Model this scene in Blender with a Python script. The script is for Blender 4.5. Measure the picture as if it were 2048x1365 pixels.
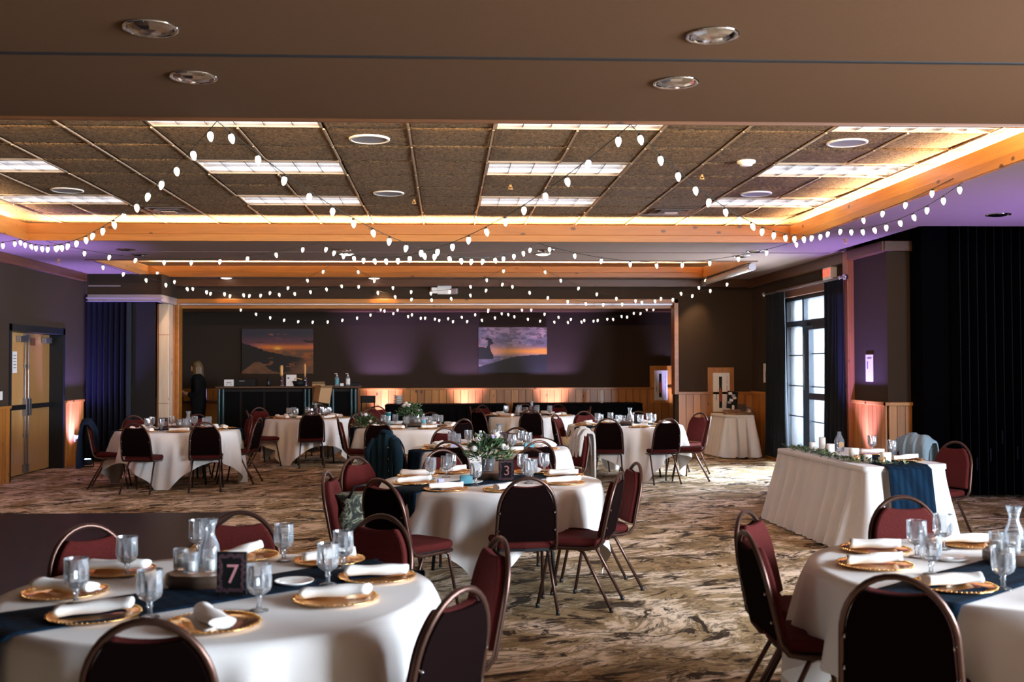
import bpy, bmesh, math, random
import numpy as np
from mathutils import Vector, Matrix, Euler
random.seed(7)
S = bpy.context.scene
for o in list(bpy.data.objects): bpy.data.objects.remove(o)
C = S.collection
PI = math.pi
R = math.radians
# ------------------------------------------------------------------ camera
CH = 1.65
F = 2110.0
cam_d = bpy.data.cameras.new('camera'); cam = bpy.data.objects.new('camera', cam_d); C.objects.link(cam)
cam_d.sensor_width = 36.0; cam_d.lens = F / 2048 * 36.0
cam_d.shift_x = 38 / 2048.0
th = math.atan(94 / 2110.0); pit = math.atan(48.5 / 2110.0); roll = 0.0022
fw = Vector((math.sin(th) * math.cos(pit), math.cos(th) * math.cos(pit), math.sin(pit)))
rt = Vector((math.cos(th), -math.sin(th), 0)); up = rt.cross(fw)
r2 = rt * math.cos(roll) - up * math.sin(roll); u2 = rt * math.sin(roll) + up * math.cos(roll)
cam.matrix_world = Matrix(((r2.x, u2.x, -fw.x, 0), (r2.y, u2.y, -fw.y, 0), (r2.z, u2.z, -fw.z, CH), (0, 0, 0, 1)))
cam_d.clip_start = 0.05; cam_d.clip_end = 200
cam_d.dof.use_dof = True; cam_d.dof.focus_distance = 10.5; cam_d.dof.aperture_fstop = 3.2
S.camera = cam
# ------------------------------------------------------------------ world, exposure
w = bpy.data.worlds.new('world'); S.world = w; w.use_nodes = True
w.node_tree.nodes['Background'].inputs[0].default_value = (0.80, 0.90, 1.0, 1)
w.node_tree.nodes['Background'].inputs[1].default_value = 13.0
S.view_settings.view_transform = 'Standard'; S.view_settings.look = 'None'
S.view_settings.gamma = 1; S.view_settings.use_curve_mapping = False
S.view_settings.exposure = 0.45
# ------------------------------------------------------------------ lights
def area(name, loc, sx, sy, direction, col, watts, spread=180):
    d = bpy.data.lights.new(name, 'AREA'); d.shape = 'RECTANGLE'; d.size = sx; d.size_y = sy
    d.color = col; d.energy = watts; d.spread = R(spread)
    o = bpy.data.objects.new(name, d); C.objects.link(o); o.location = loc
    o.rotation_euler = Vector(direction).to_track_quat('-Z', 'Y').to_euler()
    return o
def spot(name, loc, target, col, watts, size=60, blend=.6, rad=.05):
    d = bpy.data.lights.new(name, 'SPOT'); d.color = col; d.energy = watts; d.spot_size = R(size)
    d.spot_blend = blend; d.shadow_soft_size = rad
    o = bpy.data.objects.new(name, d); C.objects.link(o); o.location = loc
    o.rotation_euler = (Vector(target) - Vector(loc)).to_track_quat('-Z', 'Y').to_euler()
    return o
WARM = (1.0, .66, .35); COOL = (.62, .78, 1.0); LILAC = (.32, .24, 1.0); DAY = (.70, .84, 1.0)
ZS, ZC = 3.235, 3.535
# cove strips lying on the ledges behind the wooden beams
CX0, CX1, CY0, CY1 = -5.3, 4.5, 6.80, 13.5
for nm, a in (('far', ((-.4, CY1 + .26, ZS + .14), 9.6, .06)), ('near', ((-.4, CY0 - .22, ZS + .20), 9.6, .06))):
    area('cove_strip_' + nm, a[0], a[1], a[2], (0, -.7 if nm == 'far' else .7, 1), WARM, 560)
area('cove_strip_right', (CX1 + .30, 10.15, ZS + .17), 6.6, .06, (-1, 0, .7), WARM, 560)
area('cove_strip_left', (CX0 - .30, 10.15, ZS + .17), 6.6, .06, (1, 0, .7), WARM, 480)
DX0, DX1, DY0, DY1 = -5.3, 4.7, 15.9, 18.95
area('cove_strip_back_far', (-.3, DY1 + .20, ZS + .15), 9.8, .06, (0, -.6, 1), (1, .84, .74), 620)
area('cove_strip_back_near', (-.3, DY0 - .22, ZS + .19), 9.8, .06, (0, 0, 1), WARM, 380)
area('cove_strip_back_left', (DX0 - .22, 17.4, ZS + .05), .06, 2.8, (0, 0, 1), WARM, 150)
area('cove_strip_back_right', (DX1 + .22, 17.4, ZS + .05), .06, 2.8, (0, 0, 1), WARM, 150)
# daylight at the windows
area('daylight_side_windows', (7.55, 1.9, 1.8), 5.4, 2.2, (-1, .12, -.15), DAY, 1800)
area('daylight_terrace_door', (6.3, 16.1, 1.6), 2.6, 2.4, (-1, -.28, -.12), DAY, 760)
# stage colour cans on the floor
UP = []
for nm, loc, tgt, col, wt, sz in (
    ('can_left_near', (-5.95, 13.55, .16), (-5.75, 13.9, 3.0), LILAC, 1200, 66),
    ('can_left_far', (-5.98, 17.7, .16), (-5.95, 17.75, 3.0), LILAC, 900, 85),
    ('can_right', (5.35, 13.85, .16), (5.62, 13.9, 3.0), LILAC, 900, 66),
    ('can_right_near', (7.0, 9.8, .16), (6.0, 10.2, 3.2), LILAC, 900, 90),
    ('can_alcove_a', (-1.35, 22.50, .12), (-1.35, 22.68, 2.0), (.50, .36, 1.0), 1250, 55),
    ('can_alcove_b', (.45, 22.50, .12), (.45, 22.68, 2.0), (.52, .38, 1.0), 900, 55),
    ('can_alcove_c', (2.30, 22.50, .12), (2.30, 22.68, 2.0), (.50, .38, 1.0), 1100, 55),
    ('can_alcove_d', (4.95, 22.40, .12), (5.05, 22.66, 2.0), (.55, .50, 1.0), 420, 44)):
    spot('light_' + nm, loc, tgt, col, wt, sz, 1., .05)
# recessed downlights that are on near the back wall
spot('light_downlight_corner', (4.72, 18.98, ZS - .02), (4.74, 19.25, 1.4), (1.0, .66, .34), 160, 75, .5, .04)
for x in (-3.95, -1.15):
    spot('light_downlight', (x, 19.12, ZS - .02), (x, 19.4, 2.2), (1.0, .62, .3), 40, 80, .7, .04)
spot('light_downlight_post', (-4.6, 18.3, ZS - .02), (-4.98, 19.1, 1.4), (1.0, .7, .5), 55, 60, .8, .04)

# ------------------------------------------------------------------ materials
def mat(name, col=(.5, .5, .5), rough=.6, metal=0., spec=.5, emit=None, es=0., sheen=0., coat=0.):
    m = bpy.data.materials.new(name); m.use_nodes = True
    b = m.node_tree.nodes['Principled BSDF']
    b.inputs['Base Color'].default_value = (*col, 1); b.inputs['Roughness'].default_value = rough
    b.inputs['Metallic'].default_value = metal; b.inputs['Specular IOR Level'].default_value = spec
    if emit: b.inputs['Emission Color'].default_value = (*emit, 1); b.inputs['Emission Strength'].default_value = es
    if sheen: b.inputs['Sheen Weight'].default_value = sheen; b.inputs['Sheen Tint'].default_value = (*col, 1)
    if coat: b.inputs['Coat Weight'].default_value = coat
    return m
class N:
    def __init__(s, m): s.t = m.node_tree; s.b = s.t.nodes['Principled BSDF']
    def n(s, ty, **k):
        x = s.t.nodes.new(ty)
        for a, v in k.items():
            if a.startswith('i_'): x.inputs[int(a[2:]) if a[2:].isdigit() else a[2:].replace('_', ' ')].default_value = v
            else: setattr(x, a, v)
        return x
    def l(s, a, b): s.t.links.new(a, b)
    def coord(s, scale=(1, 1, 1), rnd=0., rot=(0, 0, 0), kind='Object'):
        tc = s.n('ShaderNodeTexCoord'); mp = s.n('ShaderNodeMapping'); mp.inputs['Scale'].default_value = scale; mp.inputs['Rotation'].default_value = rot
        s.l(tc.outputs[kind], mp.inputs['Vector'])
        if rnd:
            oi = s.n('ShaderNodeObjectInfo'); ml = s.n('ShaderNodeMath', operation='MULTIPLY'); ml.inputs[1].default_value = rnd
            s.l(oi.outputs['Random'], ml.inputs[0]); s.l(ml.outputs[0], mp.inputs['Location'])
        return mp.outputs[0]
    def noise(s, vec, scale, detail=4, rough=.5, dist=0.):
        x = s.n('ShaderNodeTexNoise'); x.inputs['Scale'].default_value = scale; x.inputs['Detail'].default_value = detail
        x.inputs['Roughness'].default_value = rough; x.inputs['Distortion'].default_value = dist
        s.l(vec, x.inputs['Vector']); return x.outputs['Fac']
    def ramp(s, fac, stops):
        r = s.n('ShaderNodeValToRGB'); e = r.color_ramp.elements
        while len(e) > 1: e.remove(e[-1])
        e[0].position = stops[0][0]; e[0].color = (*stops[0][1], 1)
        for p, c in stops[1:]:
            q = e.new(p); q.color = (*c, 1)
        s.l(fac, r.inputs[0]); return r.outputs[0]
    def mix(s, fac, a, b, mode='MIX'):
        x = s.n('ShaderNodeMix', data_type='RGBA', blend_type=mode)
        for i, v in ((0, fac), (6, a), (7, b)):
            if isinstance(v, (int, float)): x.inputs[i].default_value = v
            elif isinstance(v, tuple): x.inputs[i].default_value = (*v, 1)
            else: s.l(v, x.inputs[i])
        return x.outputs[2]
    def bump(s, h, strength=.3, dist=.01):
        x = s.n('ShaderNodeBump'); x.inputs['Strength'].default_value = strength; x.inputs['Distance'].default_value = dist
        s.l(h, x.inputs['Height']); s.l(x.outputs[0], s.b.inputs['Normal'])
    def base(s, c): s.l(c, s.b.inputs['Base Color'])
def fabric(name, col, scale=350, amt=.25, rough=.9, bump=.15, sheen=.3, big=0.):
    m = mat(name, col, rough, sheen=sheen, spec=.12); n = N(m); v = n.coord()
    f = n.noise(v, scale, 2); d = tuple(c * (1 - amt) for c in col); u = tuple(min(1, c * (1 + amt)) for c in col)
    c = n.ramp(f, [(.3, d), (.7, u)])
    if big:
        g = n.noise(v, 3, 3); c = n.mix(n.ramp(g, [(.35, (0, 0, 0)), (.7, (big,) * 3)]), c, tuple(x * .6 for x in col))
    n.base(c); n.bump(f, bump, .002); return m
def pine(name, a, b, knot, along=2, rough=.42):
    m = mat(name, a, rough, coat=.4); m.node_tree.nodes['Principled BSDF'].inputs['Coat Roughness'].default_value = .3; n = N(m)
    sc = [9, 9, 9]; sc[along] = .55
    v = n.coord(tuple(sc), 23.); f = n.noise(v, 2.2, 5, .6, .8)
    c = n.ramp(f, [(.28, a), (.5, tuple((x + y) / 2 for x, y in zip(a, b))), (.72, b)])
    ks = [1, 1, 1]; ks[along] = .6
    v2 = n.coord(tuple(k * 3.1 for k in ks), 31.)
    vo = n.n('ShaderNodeTexVoronoi'); vo.inputs['Scale'].default_value = 1.7; n.l(v2, vo.inputs['Vector'])
    k = n.ramp(vo.outputs['Distance'], [(.0, (1, 1, 1)), (.08, (.95, .95, .95)), (.13, (0, 0, 0))])
    c = n.mix(k, c, knot)
    oi = n.n('ShaderNodeObjectInfo'); t = n.ramp(oi.outputs['Random'], [(0, (.62, .56, .50)), (1, (1.15, 1.12, 1.05))])
    c = n.mix(1.0, c, t, 'MULTIPLY'); n.base(c); n.bump(f, .08, .003); return m
M = {}
M['pine'] = pine('knotty_pine', (.42, .150, .022), (.60, .26, .050), (.09, .028, .010))
M['pine_x'] = pine('knotty_pine_lengthwise', (.36, .125, .014), (.52, .21, .030), (.10, .03, .010), 0)
M['pine_y'] = pine('knotty_pine_depthwise', (.42, .165, .026), (.58, .26, .048), (.10, .03, .010), 1)
M['pine_dark'] = pine('darker_pine_trim', (.11, .035, .010), (.19, .066, .020), (.06, .02, .008), 0, .5)
M['pine_dark_y'] = pine('darker_pine_trim_depthwise', (.11, .035, .010), (.19, .066, .020), (.06, .02, .008), 1, .5)
M['pine_dark_z'] = pine('darker_pine_trim_upright', (.36, .13, .045), (.50, .20, .07), (.06, .02, .008), 2, .5)
M['white_wood'] = pine('whitewashed_knotty_board', (.60, .48, .38), (.76, .64, .52), (.05, .03, .02))
M['oak'] = pine('oak_veneer', (.50, .27, .09), (.60, .34, .12), (.48, .26, .085), 2, .4)
M['slab'] = pine('raw_wood_slice', (.045, .020, .008), (.09, .042, .016), (.05, .02, .01), 0, .7)
M['slab_top'] = pine('cut_wood_face', (.20, .095, .035), (.30, .15, .06), (.2, .1, .04), 0, .6)
M['crate'] = pine('rustic_crate_wood', (.22, .10, .035), (.35, .18, .07), (.05, .02, .01), 0, .6)
M['wall'] = fabric('taupe_wall_covering', (.046, .031, .022), 120, .18, .95, .25, 0)
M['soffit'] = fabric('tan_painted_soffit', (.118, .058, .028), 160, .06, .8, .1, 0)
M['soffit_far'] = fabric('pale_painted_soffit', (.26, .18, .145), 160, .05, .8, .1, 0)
M['dark_slot'] = mat('dark_track_slot', (.012, .011, .012), .6)
M['black'] = mat('matte_black', (.004, .004, .0045), .6, spec=.3)
M['black_cloth'] = fabric('black_table_cloth', (.0025, .0025, .003), 200, .3, .95, .1, .1)
M['bronze'] = mat('dark_bronze_frame', (.018, .022, .028), .4, .4)
M['grey_metal'] = mat('grey_metal', (.30, .30, .32), .35, .9)
M['chrome'] = mat('polished_metal', (.75, .75, .78), .12, 1.)
M['white'] = mat('white_plastic', (.75, .73, .70), .5)
M['paper'] = mat('white_paper', (.78, .76, .74), .8)
M['card'] = mat('kraft_cardboard', (.42, .26, .13), .85)
M['accordion'] = mat('navy_vinyl_panel', (.005, .006, .014), .5)
M['accordion_black'] = mat('black_vinyl_panel', (.0012, .0012, .002), .9, spec=.03)
M['accordion_edge'] = mat('panel_edge_metal', (.005, .006, .013), .7, spec=.15)
M['track'] = mat('aluminium_track', (.42, .38, .42), .35, .5)
M['frame'] = mat('copper_vein_chair_tube', (.090, .044, .032), .33, .75)
M['glide'] = mat('black_leg_glide', (.01, .01, .01), .5)
M['red'] = fabric('burgundy_seat_fabric', (.066, .0085, .007), 260, .45, .9, .2, .15)
M['redback'] = mat('dark_burgundy_back_panel', (.0045, .0014, .0013), .95, spec=.03)
M['cloth'] = fabric('white_table_linen', (.74, .70, .665), 420, .03, .85, .06, .2)
M['linen2'] = fabric('white_pleated_skirt', (.74, .72, .70), 420, .03, .85, .06, .2)
M['napkin'] = fabric('cream_napkin_linen', (.84, .78, .72), 300, .05, .9, .12, .2)
M['navy'] = mat('navy_plaid_gauze', (.010, .036, .070), .95, spec=.1)
n = N(M['navy']); v = n.coord()
wv = n.n('ShaderNodeTexWave', wave_type='BANDS', bands_direction='X'); wv.inputs['Scale'].default_value = 5; n.l(v, wv.inputs[0])
wy = n.n('ShaderNodeTexWave', wave_type='BANDS', bands_direction='Y'); wy.inputs['Scale'].default_value = 5; n.l(v, wy.inputs[0])
c1 = n.ramp(wv.outputs[1], [(.3, (.0025, .010, .022)), (.7, (.004, .016, .034))]); c2 = n.ramp(wy.outputs[1], [(.3, (.75,) * 3), (.7, (1.1,) * 3)])
n.base(n.mix(1., c1, c2, 'MULTIPLY')); n.bump(n.noise(v, 60, 3), .4, .004)
M['gold'] = mat('gold_charger_glass', (.86, .50, .19), .16, 1.)
n = N(M['gold']); n.bump(n.noise(n.coord(), 40, 2), .12, .003)
M['gold_under'] = mat('charger_edge_shadow_blue', (.03, .05, .09), .3)
M['china'] = mat('white_china', (.80, .77, .72), .2, coat=.4)
M['flame'] = mat('candle_wax', (.86, .82, .74), .5)
M['teal'] = mat('teal_tumbler_paint', (.01, .22, .28), .3, .3)
M['tealbox'] = mat('teal_card', (.10, .30, .36), .7)
M['lilac_card'] = mat('lilac_place_card', (.50, .46, .66), .7)
M['mercury'] = mat('mercury_glass_gold', (.75, .55, .30), .25, .9)
M['leaf'] = mat('dark_green_leaf', (.035, .085, .025), .55)
n = N(M['leaf']); n.base(n.ramp(n.noise(n.coord(), 22, 2), [(.35, (.012, .035, .014)), (.6, (.05, .11, .035)), (.75, (.14, .19, .08))]))
M['pale_leaf'] = mat('sage_leaf', (.20, .26, .13), .6)
M['petal_white'] = mat('cream_petal', (.78, .70, .66), .7)
M['petal_lilac'] = mat('lilac_petal', (.42, .32, .48), .7)
M['petal_peach'] = mat('peach_petal', (.75, .38, .26), .7)
M['denim'] = fabric('dark_blue_denim', (.007, .020, .030), 200, .3, .95, .3, .2, .5)
M['lightdenim'] = fabric('pale_blue_denim', (.24, .33, .38), 200, .12, .95, .3, .2, .3)
M['shawl'] = fabric('cream_knit_shawl', (.62, .57, .52), 90, .15, .95, .4, .3)
M['navycoat'] = fabric('navy_coat_cloth', (.008, .014, .030), 200, .3, .95, .3, .2)
M['camo'] = mat('mottled_green_bag_cloth', (.1, .1, .06), .8)
n = N(M['camo']); n.base(n.ramp(n.noise(n.coord(), 13, 3, .6, 1.5), [(.42, (.010, .012, .008)), (.5, (.05, .055, .03)), (.58, (.28, .27, .18)), (.62, (.03, .03, .02))]))
M['dance'] = mat('dark_dance_floor_vinyl', (.012, .010, .012), .45, spec=.12)
n = N(M['dance']); n.bump(n.noise(n.coord((1, 12, 1)), 8, 3), .15, .004)
M['skin'] = mat('skin', (.45, .22, .13), .55)
M['hair'] = mat('long_blonde_hair', (.20, .115, .045), .5)
n = N(M['hair']); n.base(n.ramp(n.noise(n.coord((60, 60, 3)), 2, 3), [(.3, (.05, .026, .010)), (.7, (.20, .11, .042))]))
M['blackcloth'] = fabric('black_clothing', (.006, .006, .007), 200, .2, .95, .2, .1)
M['stone'] = fabric('river_stone', (.85, .82, .78), 20, .25, .9, .4, 0)
M['concrete'] = fabric('terrace_concrete', (.5, .5, .5), 20, .15, .9, .3, 0)
M['bulb'] = mat('frosted_bulb', (.9, .86, .78), .4, emit=(1.0, .87, .70), es=2.2)
M['lamp'] = mat('fluorescent_lens', (.9, .9, .9), .4, emit=(.92, .94, 1.0), es=4.5)
M['louver'] = mat('brushed_reflector', (.50, .49, .50), .22, .85)
M['exit_red'] = mat('lit_red_letters', (.8, .05, .02), .5, emit=(1.0, .08, .03), es=1.6)
M['led'] = mat('stage_can_lens', (.8, .85, 1.), .3, emit=(.35, .55, 1.0), es=9.)
M['dl_on'] = mat('lit_downlight_lens', (1., .9, .8), .4, emit=(1., .9, .8), es=2.)
M['pink'] = mat('rose_print', (.62, .26, .28), .7)
M['pinkdim'] = mat('rose_border_print', (.08, .035, .042), .7)
M['redprint'] = mat('red_print', (.55, .07, .03), .7)
M['blueprint'] = mat('blue_grey_print', (.25, .25, .42), .7)
M['greyprint'] = mat('grey_print', (.25, .25, .26), .7)
M['purpleprint'] = mat('violet_print', (.16, .13, .45), .7)
M['tap_wood'] = mat('varnished_tap_handle', (.70, .38, .12), .35)
M['teal_highlight'] = mat('teal_highlight_pilaster', (.008, .040, .050), .35)  # teal light along the bar's sides, put into the pilaster colour
# ceiling tile: rough fissured mineral fibre
M['tile'] = mat('fissured_ceiling_tile', (.34, .20, .10), .9)
n = N(M['tile']); v = n.coord((1, 1, 1), 9.); f = n.noise(v, 34, 4, .62, 1.2)
n.base(n.ramp(f, [(.36, (.055, .026, .009)), (.5, (.20, .108, .040)), (.66, (.36, .21, .09))])); n.bump(f, 1., .03)
M['tbar'] = mat('painted_ceiling_grid_bar', (.58, .45, .33), .25, .4)
# carpet
M['carpet'] = mat('swirl_pattern_carpet', (.4, .3, .22), .95, spec=.1)
n = N(M['carpet'])
v = n.coord((1, 1, 1), rot=(0, 0, R(-28)))
wn = n.n('ShaderNodeTexNoise'); wn.inputs['Scale'].default_value = .7; wn.inputs['Detail'].default_value = 2; n.l(v, wn.inputs['Vector'])
va = n.n('ShaderNodeVectorMath', operation='MULTIPLY_ADD'); va.inputs[1].default_value = (.9, .9, 0); n.l(wn.outputs['Color'], va.inputs[0]); n.l(v, va.inputs[2])
def sub(sc, loc): 
    q = n.n('ShaderNodeMapping'); q.inputs['Scale'].default_value = sc; q.inputs['Location'].default_value = loc; n.l(va.outputs[0], q.inputs[0]); return q.outputs[0]
f1 = n.noise(sub((1.0, 1.9, 1), (0, 0, 0)), 2.3, 12, .70, .9); f2 = n.noise(sub((1, 1.4, 1), (5, 2, 0)), 1.6, 9, .68, .9); f3 = n.noise(v, 230, 2)
f4 = n.noise(sub((1.0, 2.4, 1), (3, 7, 1)), 2.6, 12, .68, 1.3); f5 = n.noise(sub((1, 1.7, 1), (9, 4, 1)), 5.5, 10, .75, .8)
base = n.ramp(f2, [(.38, (.31, .20, .095)), (.475, (.43, .30, .16)), (.515, (.70, .53, .36)), (.62, (.86, .69, .51))])
base = n.mix(n.ramp(f4, [(.50, (0,) * 3), (.535, (.8,) * 3), (.56, (.8,) * 3), (.60, (.1,) * 3)]), base, (.15, .095, .05))
base = n.mix(n.ramp(f5, [(.55, (0,) * 3), (.60, (.75,) * 3)]), base, (.13, .08, .042))
base = n.mix(n.ramp(f1, [(.548, (0,) * 3), (.572, (.95,) * 3)]), base, (.038, .023, .014))
n.base(n.mix(.55, base, n.ramp(f3, [(.3, (.55,) * 3), (.7, (1.35,) * 3)]), 'MULTIPLY')); n.bump(f3, .5, .006)
def glassmat(name, tint=(.985, .99, .995), white=.10, gl=.32):
    m = bpy.data.materials.new(name); m.use_nodes = True; t = m.node_tree; t.nodes.clear()
    o = t.nodes.new('ShaderNodeOutputMaterial'); tr = t.nodes.new('ShaderNodeBsdfTransparent'); tr.inputs[0].default_value = (*tint, 1)
    g = t.nodes.new('ShaderNodeBsdfGlossy'); g.inputs['Roughness'].default_value = .06; g.inputs[0].default_value = (1, 1, 1, 1)
    d = t.nodes.new('ShaderNodeBsdfDiffuse'); d.inputs[0].default_value = (.85, .87, .9, 1)
    fr = t.nodes.new('ShaderNodeLayerWeight'); fr.inputs[0].default_value = gl
    m1 = t.nodes.new('ShaderNodeMixShader'); m2 = t.nodes.new('ShaderNodeMixShader')
    t.links.new(fr.outputs['Fresnel'], m1.inputs[0]); t.links.new(tr.outputs[0], m1.inputs[1]); t.links.new(g.outputs[0], m1.inputs[2])
    m2.inputs[0].default_value = white; t.links.new(m1.outputs[0], m2.inputs[1]); t.links.new(d.outputs[0], m2.inputs[2]); t.links.new(m2.outputs[0], o.inputs[0])
    return m
M['glass'] = glassmat('cut_glass', white=.07, gl=.42)
M['clear'] = glassmat('clear_glass', white=.07, gl=.3)
M['pane'] = glassmat('window_pane', (.97, .98, 1), .02, .12)
M['bottle'] = glassmat('clear_plastic', (.9, .94, .98), .2, .3)
def vcol(name, rough=.5):
    m = mat(name, (.5, .5, .5), rough); n = N(m); a = n.n('ShaderNodeVertexColor'); a.layer_name = 'Col'; n.base(a.outputs[0]); return m
M['print'] = vcol('canvas_print', .6)

# ------------------------------------------------------------------ mesh helpers
class MB:
    def __init__(s): s.v = []; s.f = []; s.sm = []
    def add(s, vs, fs, smooth=False):
        k = len(s.v); s.v += [tuple(x) for x in vs]; s.f += [tuple(i + k for i in q) for q in fs]; s.sm += [smooth] * len(fs); return s
    def box(s, c, d, rz=0., rx=0., ry=0.):
        e = Euler((rx, ry, rz)).to_matrix(); c = Vector(c); h = [x / 2 for x in d]
        vs = [c + e @ Vector((a * h[0], b * h[1], g * h[2])) for a in (-1, 1) for b in (-1, 1) for g in (-1, 1)]
        return s.add(vs, [(0, 1, 3, 2), (4, 6, 7, 5), (0, 4, 5, 1), (2, 3, 7, 6), (0, 2, 6, 4), (1, 5, 7, 3)])
    def b2(s, x0, x1, y0, y1, z0, z1): return s.box(((x0 + x1) / 2, (y0 + y1) / 2, (z0 + z1) / 2), (abs(x1 - x0), abs(y1 - y0), abs(z1 - z0)))
    def rings(s, rs, close=True, cap0=False, cap1=False, smooth=True):
        n = len(rs[0]); vs = [p for r in rs for p in r]; fs = []
        for i in range(len(rs) - 1):
            for j in range(n if close else n - 1):
                a, b = i * n + j, i * n + (j + 1) % n; fs.append((a, b, b + n, a + n))
        s.add(vs, fs, smooth); k = len(s.v) - len(vs)
        if cap0: s.f.append(tuple(k + j for j in range(n))[::-1]); s.sm.append(False)
        if cap1: s.f.append(tuple(k + (len(rs) - 1) * n + j for j in range(n))); s.sm.append(False)
        return s
    def lathe(s, prof, seg=20, c=(0, 0, 0), cap0=False, cap1=False, smooth=True, wob=None):
        rs = []
        for r, z in prof:
            rs.append([(c[0] + (r * (1 + (wob(j, z) if wob else 0))) * math.cos(2 * PI * j / seg), c[1] + (r * (1 + (wob(j, z) if wob else 0))) * math.sin(2 * PI * j / seg), c[2] + z) for j in range(seg)])
        return s.rings(rs, True, cap0, cap1, smooth)
    def tube(s, path, r, seg=8, closed=False, rr=None):
        P = [Vector(p) for p in path]; n = len(P); rs = []; prev = None
        for i, p in enumerate(P):
            if closed: t = P[(i + 1) % n] - P[i - 1]
            else: t = P[min(i + 1, n - 1)] - P[max(i - 1, 0)]
            t.normalize()
            if prev is None:
                a = Vector((0, 0, 1)) if abs(t.z) < .9 else Vector((1, 0, 0)); u = t.cross(a).normalized()
            else:
                u = (prev - t * prev.dot(t)).normalized()
            prev = u; v = t.cross(u); q = rr[i] if rr else r
            rs.append([p + (u * math.cos(2 * PI * j / seg) + v * math.sin(2 * PI * j / seg)) * q for j in range(seg)])
        if closed: rs.append(rs[0])
        return s.rings(rs, True, not closed, not closed, True)
    def ball(s, c, r, sq=(1, 1, 1), seg=10, rg=6):
        rs = []
        for i in range(rg + 1):
            a = PI * i / rg - PI / 2; q = max(math.cos(a), .02)
            rs.append([(c[0] + r * sq[0] * q * math.cos(2 * PI * j / seg), c[1] + r * sq[1] * q * math.sin(2 * PI * j / seg), c[2] + r * sq[2] * math.sin(a)) for j in range(seg)])
        return s.rings(rs, True, True, True)
    def poly(s, pts, t, axis='y', o=(0, 0, 0)):
        # extrude 2D outline by t along axis, pts in plane (x,z) for y, (x,y) for z, (y,z) for x
        def m(p, h):
            if axis == 'y': return (o[0] + p[0], o[1] + h, o[2] + p[1])
            if axis == 'z': return (o[0] + p[0], o[1] + p[1], o[2] + h)
            return (o[0] + h, o[1] + p[0], o[2] + p[1])
        n = len(pts); vs = [m(p, -t / 2) for p in pts] + [m(p, t / 2) for p in pts]
        fs = [tuple(range(n))[::-1], tuple(range(n, 2 * n))] + [(i, (i + 1) % n, n + (i + 1) % n, n + i) for i in range(n)]
        return s.add(vs, fs)
    def mesh(s, name, m):
        me = bpy.data.meshes.new(name); me.from_pydata(s.v, [], s.f)
        me.polygons.foreach_set('use_smooth', s.sm); me.materials.append(M[m] if isinstance(m, str) else m)
        bm = bmesh.new(); bm.from_mesh(me); bmesh.ops.recalc_face_normals(bm, faces=bm.faces); bm.to_mesh(me); bm.free()
        return me
    def build(s, name, m, parent=None, label=None, bevel=0.):
        o = bpy.data.objects.new(name, s.mesh(name, m)); C.objects.link(o)
        if parent is not None: o.parent = parent
        if label: o['label'] = label
        if bevel:
            b = o.modifiers.new('bevel', 'BEVEL'); b.width = bevel; b.segments = 2; b.limit_method = 'ANGLE'; b.angle_limit = R(40)
        return o
def inst(name, me, parent, loc=(0, 0, 0), rot=(0, 0, 0), sc=None):
    o = bpy.data.objects.new(name, me); C.objects.link(o); o.parent = parent; o.location = loc; o.rotation_euler = rot
    if sc: o.scale = sc
    return o
LB = {}
def thing(name, label, cat, loc=(0, 0, 0), rz=0., group=None):
    o = bpy.data.objects.new(name, None); o.empty_display_size = .1; C.objects.link(o); o.location = loc; o.rotation_euler = (0, 0, rz)
    return tag(o, label, cat, group)
def tag(o, label, cat, group=None):
    o['label'] = label; o['category'] = cat
    if group: o['group'] = group
    LB.setdefault(label, []).append(o.name); return o
def struct(o): o['kind'] = 'structure'; return o
def dup(root, loc, rz, label, group=None, cat=None, rot=None):
    def cp(o, parent):
        c = o.copy(); C.objects.link(c)
        if parent is not None:
            c.parent = parent
        for ch in kids.get(o.name, []): cp(ch, c)
        return c
    kids = {}
    def walk(o):
        for ch in o.children: kids.setdefault(o.name, []).append(ch); walk(ch)
    walk(root)
    r = cp(root, None); r.location = loc; r.rotation_euler = rot if rot else (0, 0, rz)
    tag(r, label, cat or root['category'], group or root.get('group')); return r
def first(root, loc, rz, label, group=None, used={}):
    if root.name not in used:
        used[root.name] = 1; root.location = loc; root.rotation_euler = (0, 0, rz)
        if root['label'] in LB: LB[root['label']] = [x for x in LB[root['label']] if x != root.name]
        return tag(root, label, root['category'], group)
    return dup(root, loc, rz, label, group)
def text(name, s, size, m, parent, loc, rot, depth=.001, spacing=1., line=1., align='CENTER'):
    cu = bpy.data.curves.new(name, 'FONT'); cu.body = s; cu.size = size; cu.extrude = depth; cu.align_x = align; cu.align_y = 'CENTER'
    cu.space_character = spacing; cu.space_line = line; cu.resolution_u = 3
    o = bpy.data.objects.new(name, cu); C.objects.link(o)
    dg = bpy.context.evaluated_depsgraph_get(); me = bpy.data.meshes.new_from_object(o.evaluated_get(dg))
    bpy.data.objects.remove(o); me.materials.clear(); me.materials.append(M[m])
    q = bpy.data.objects.new(name, me); C.objects.link(q); q.parent = parent; q.location = loc; q.rotation_euler = rot; return q
FRONT = (PI / 2, 0, 0)      # text facing -Y

# ================================================================== STRUCTURE
fl = struct(MB().b2(-6.6, 9.6, -6, 23.2, -.1, 0).build('floor', 'carpet'))
struct(MB().b2(-6.2, -2.33, 4.2, 11.97, .0, .012).build('trim_1', 'dance'))['label'] = 'dark dance floor panel laid on the carpet'
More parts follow.
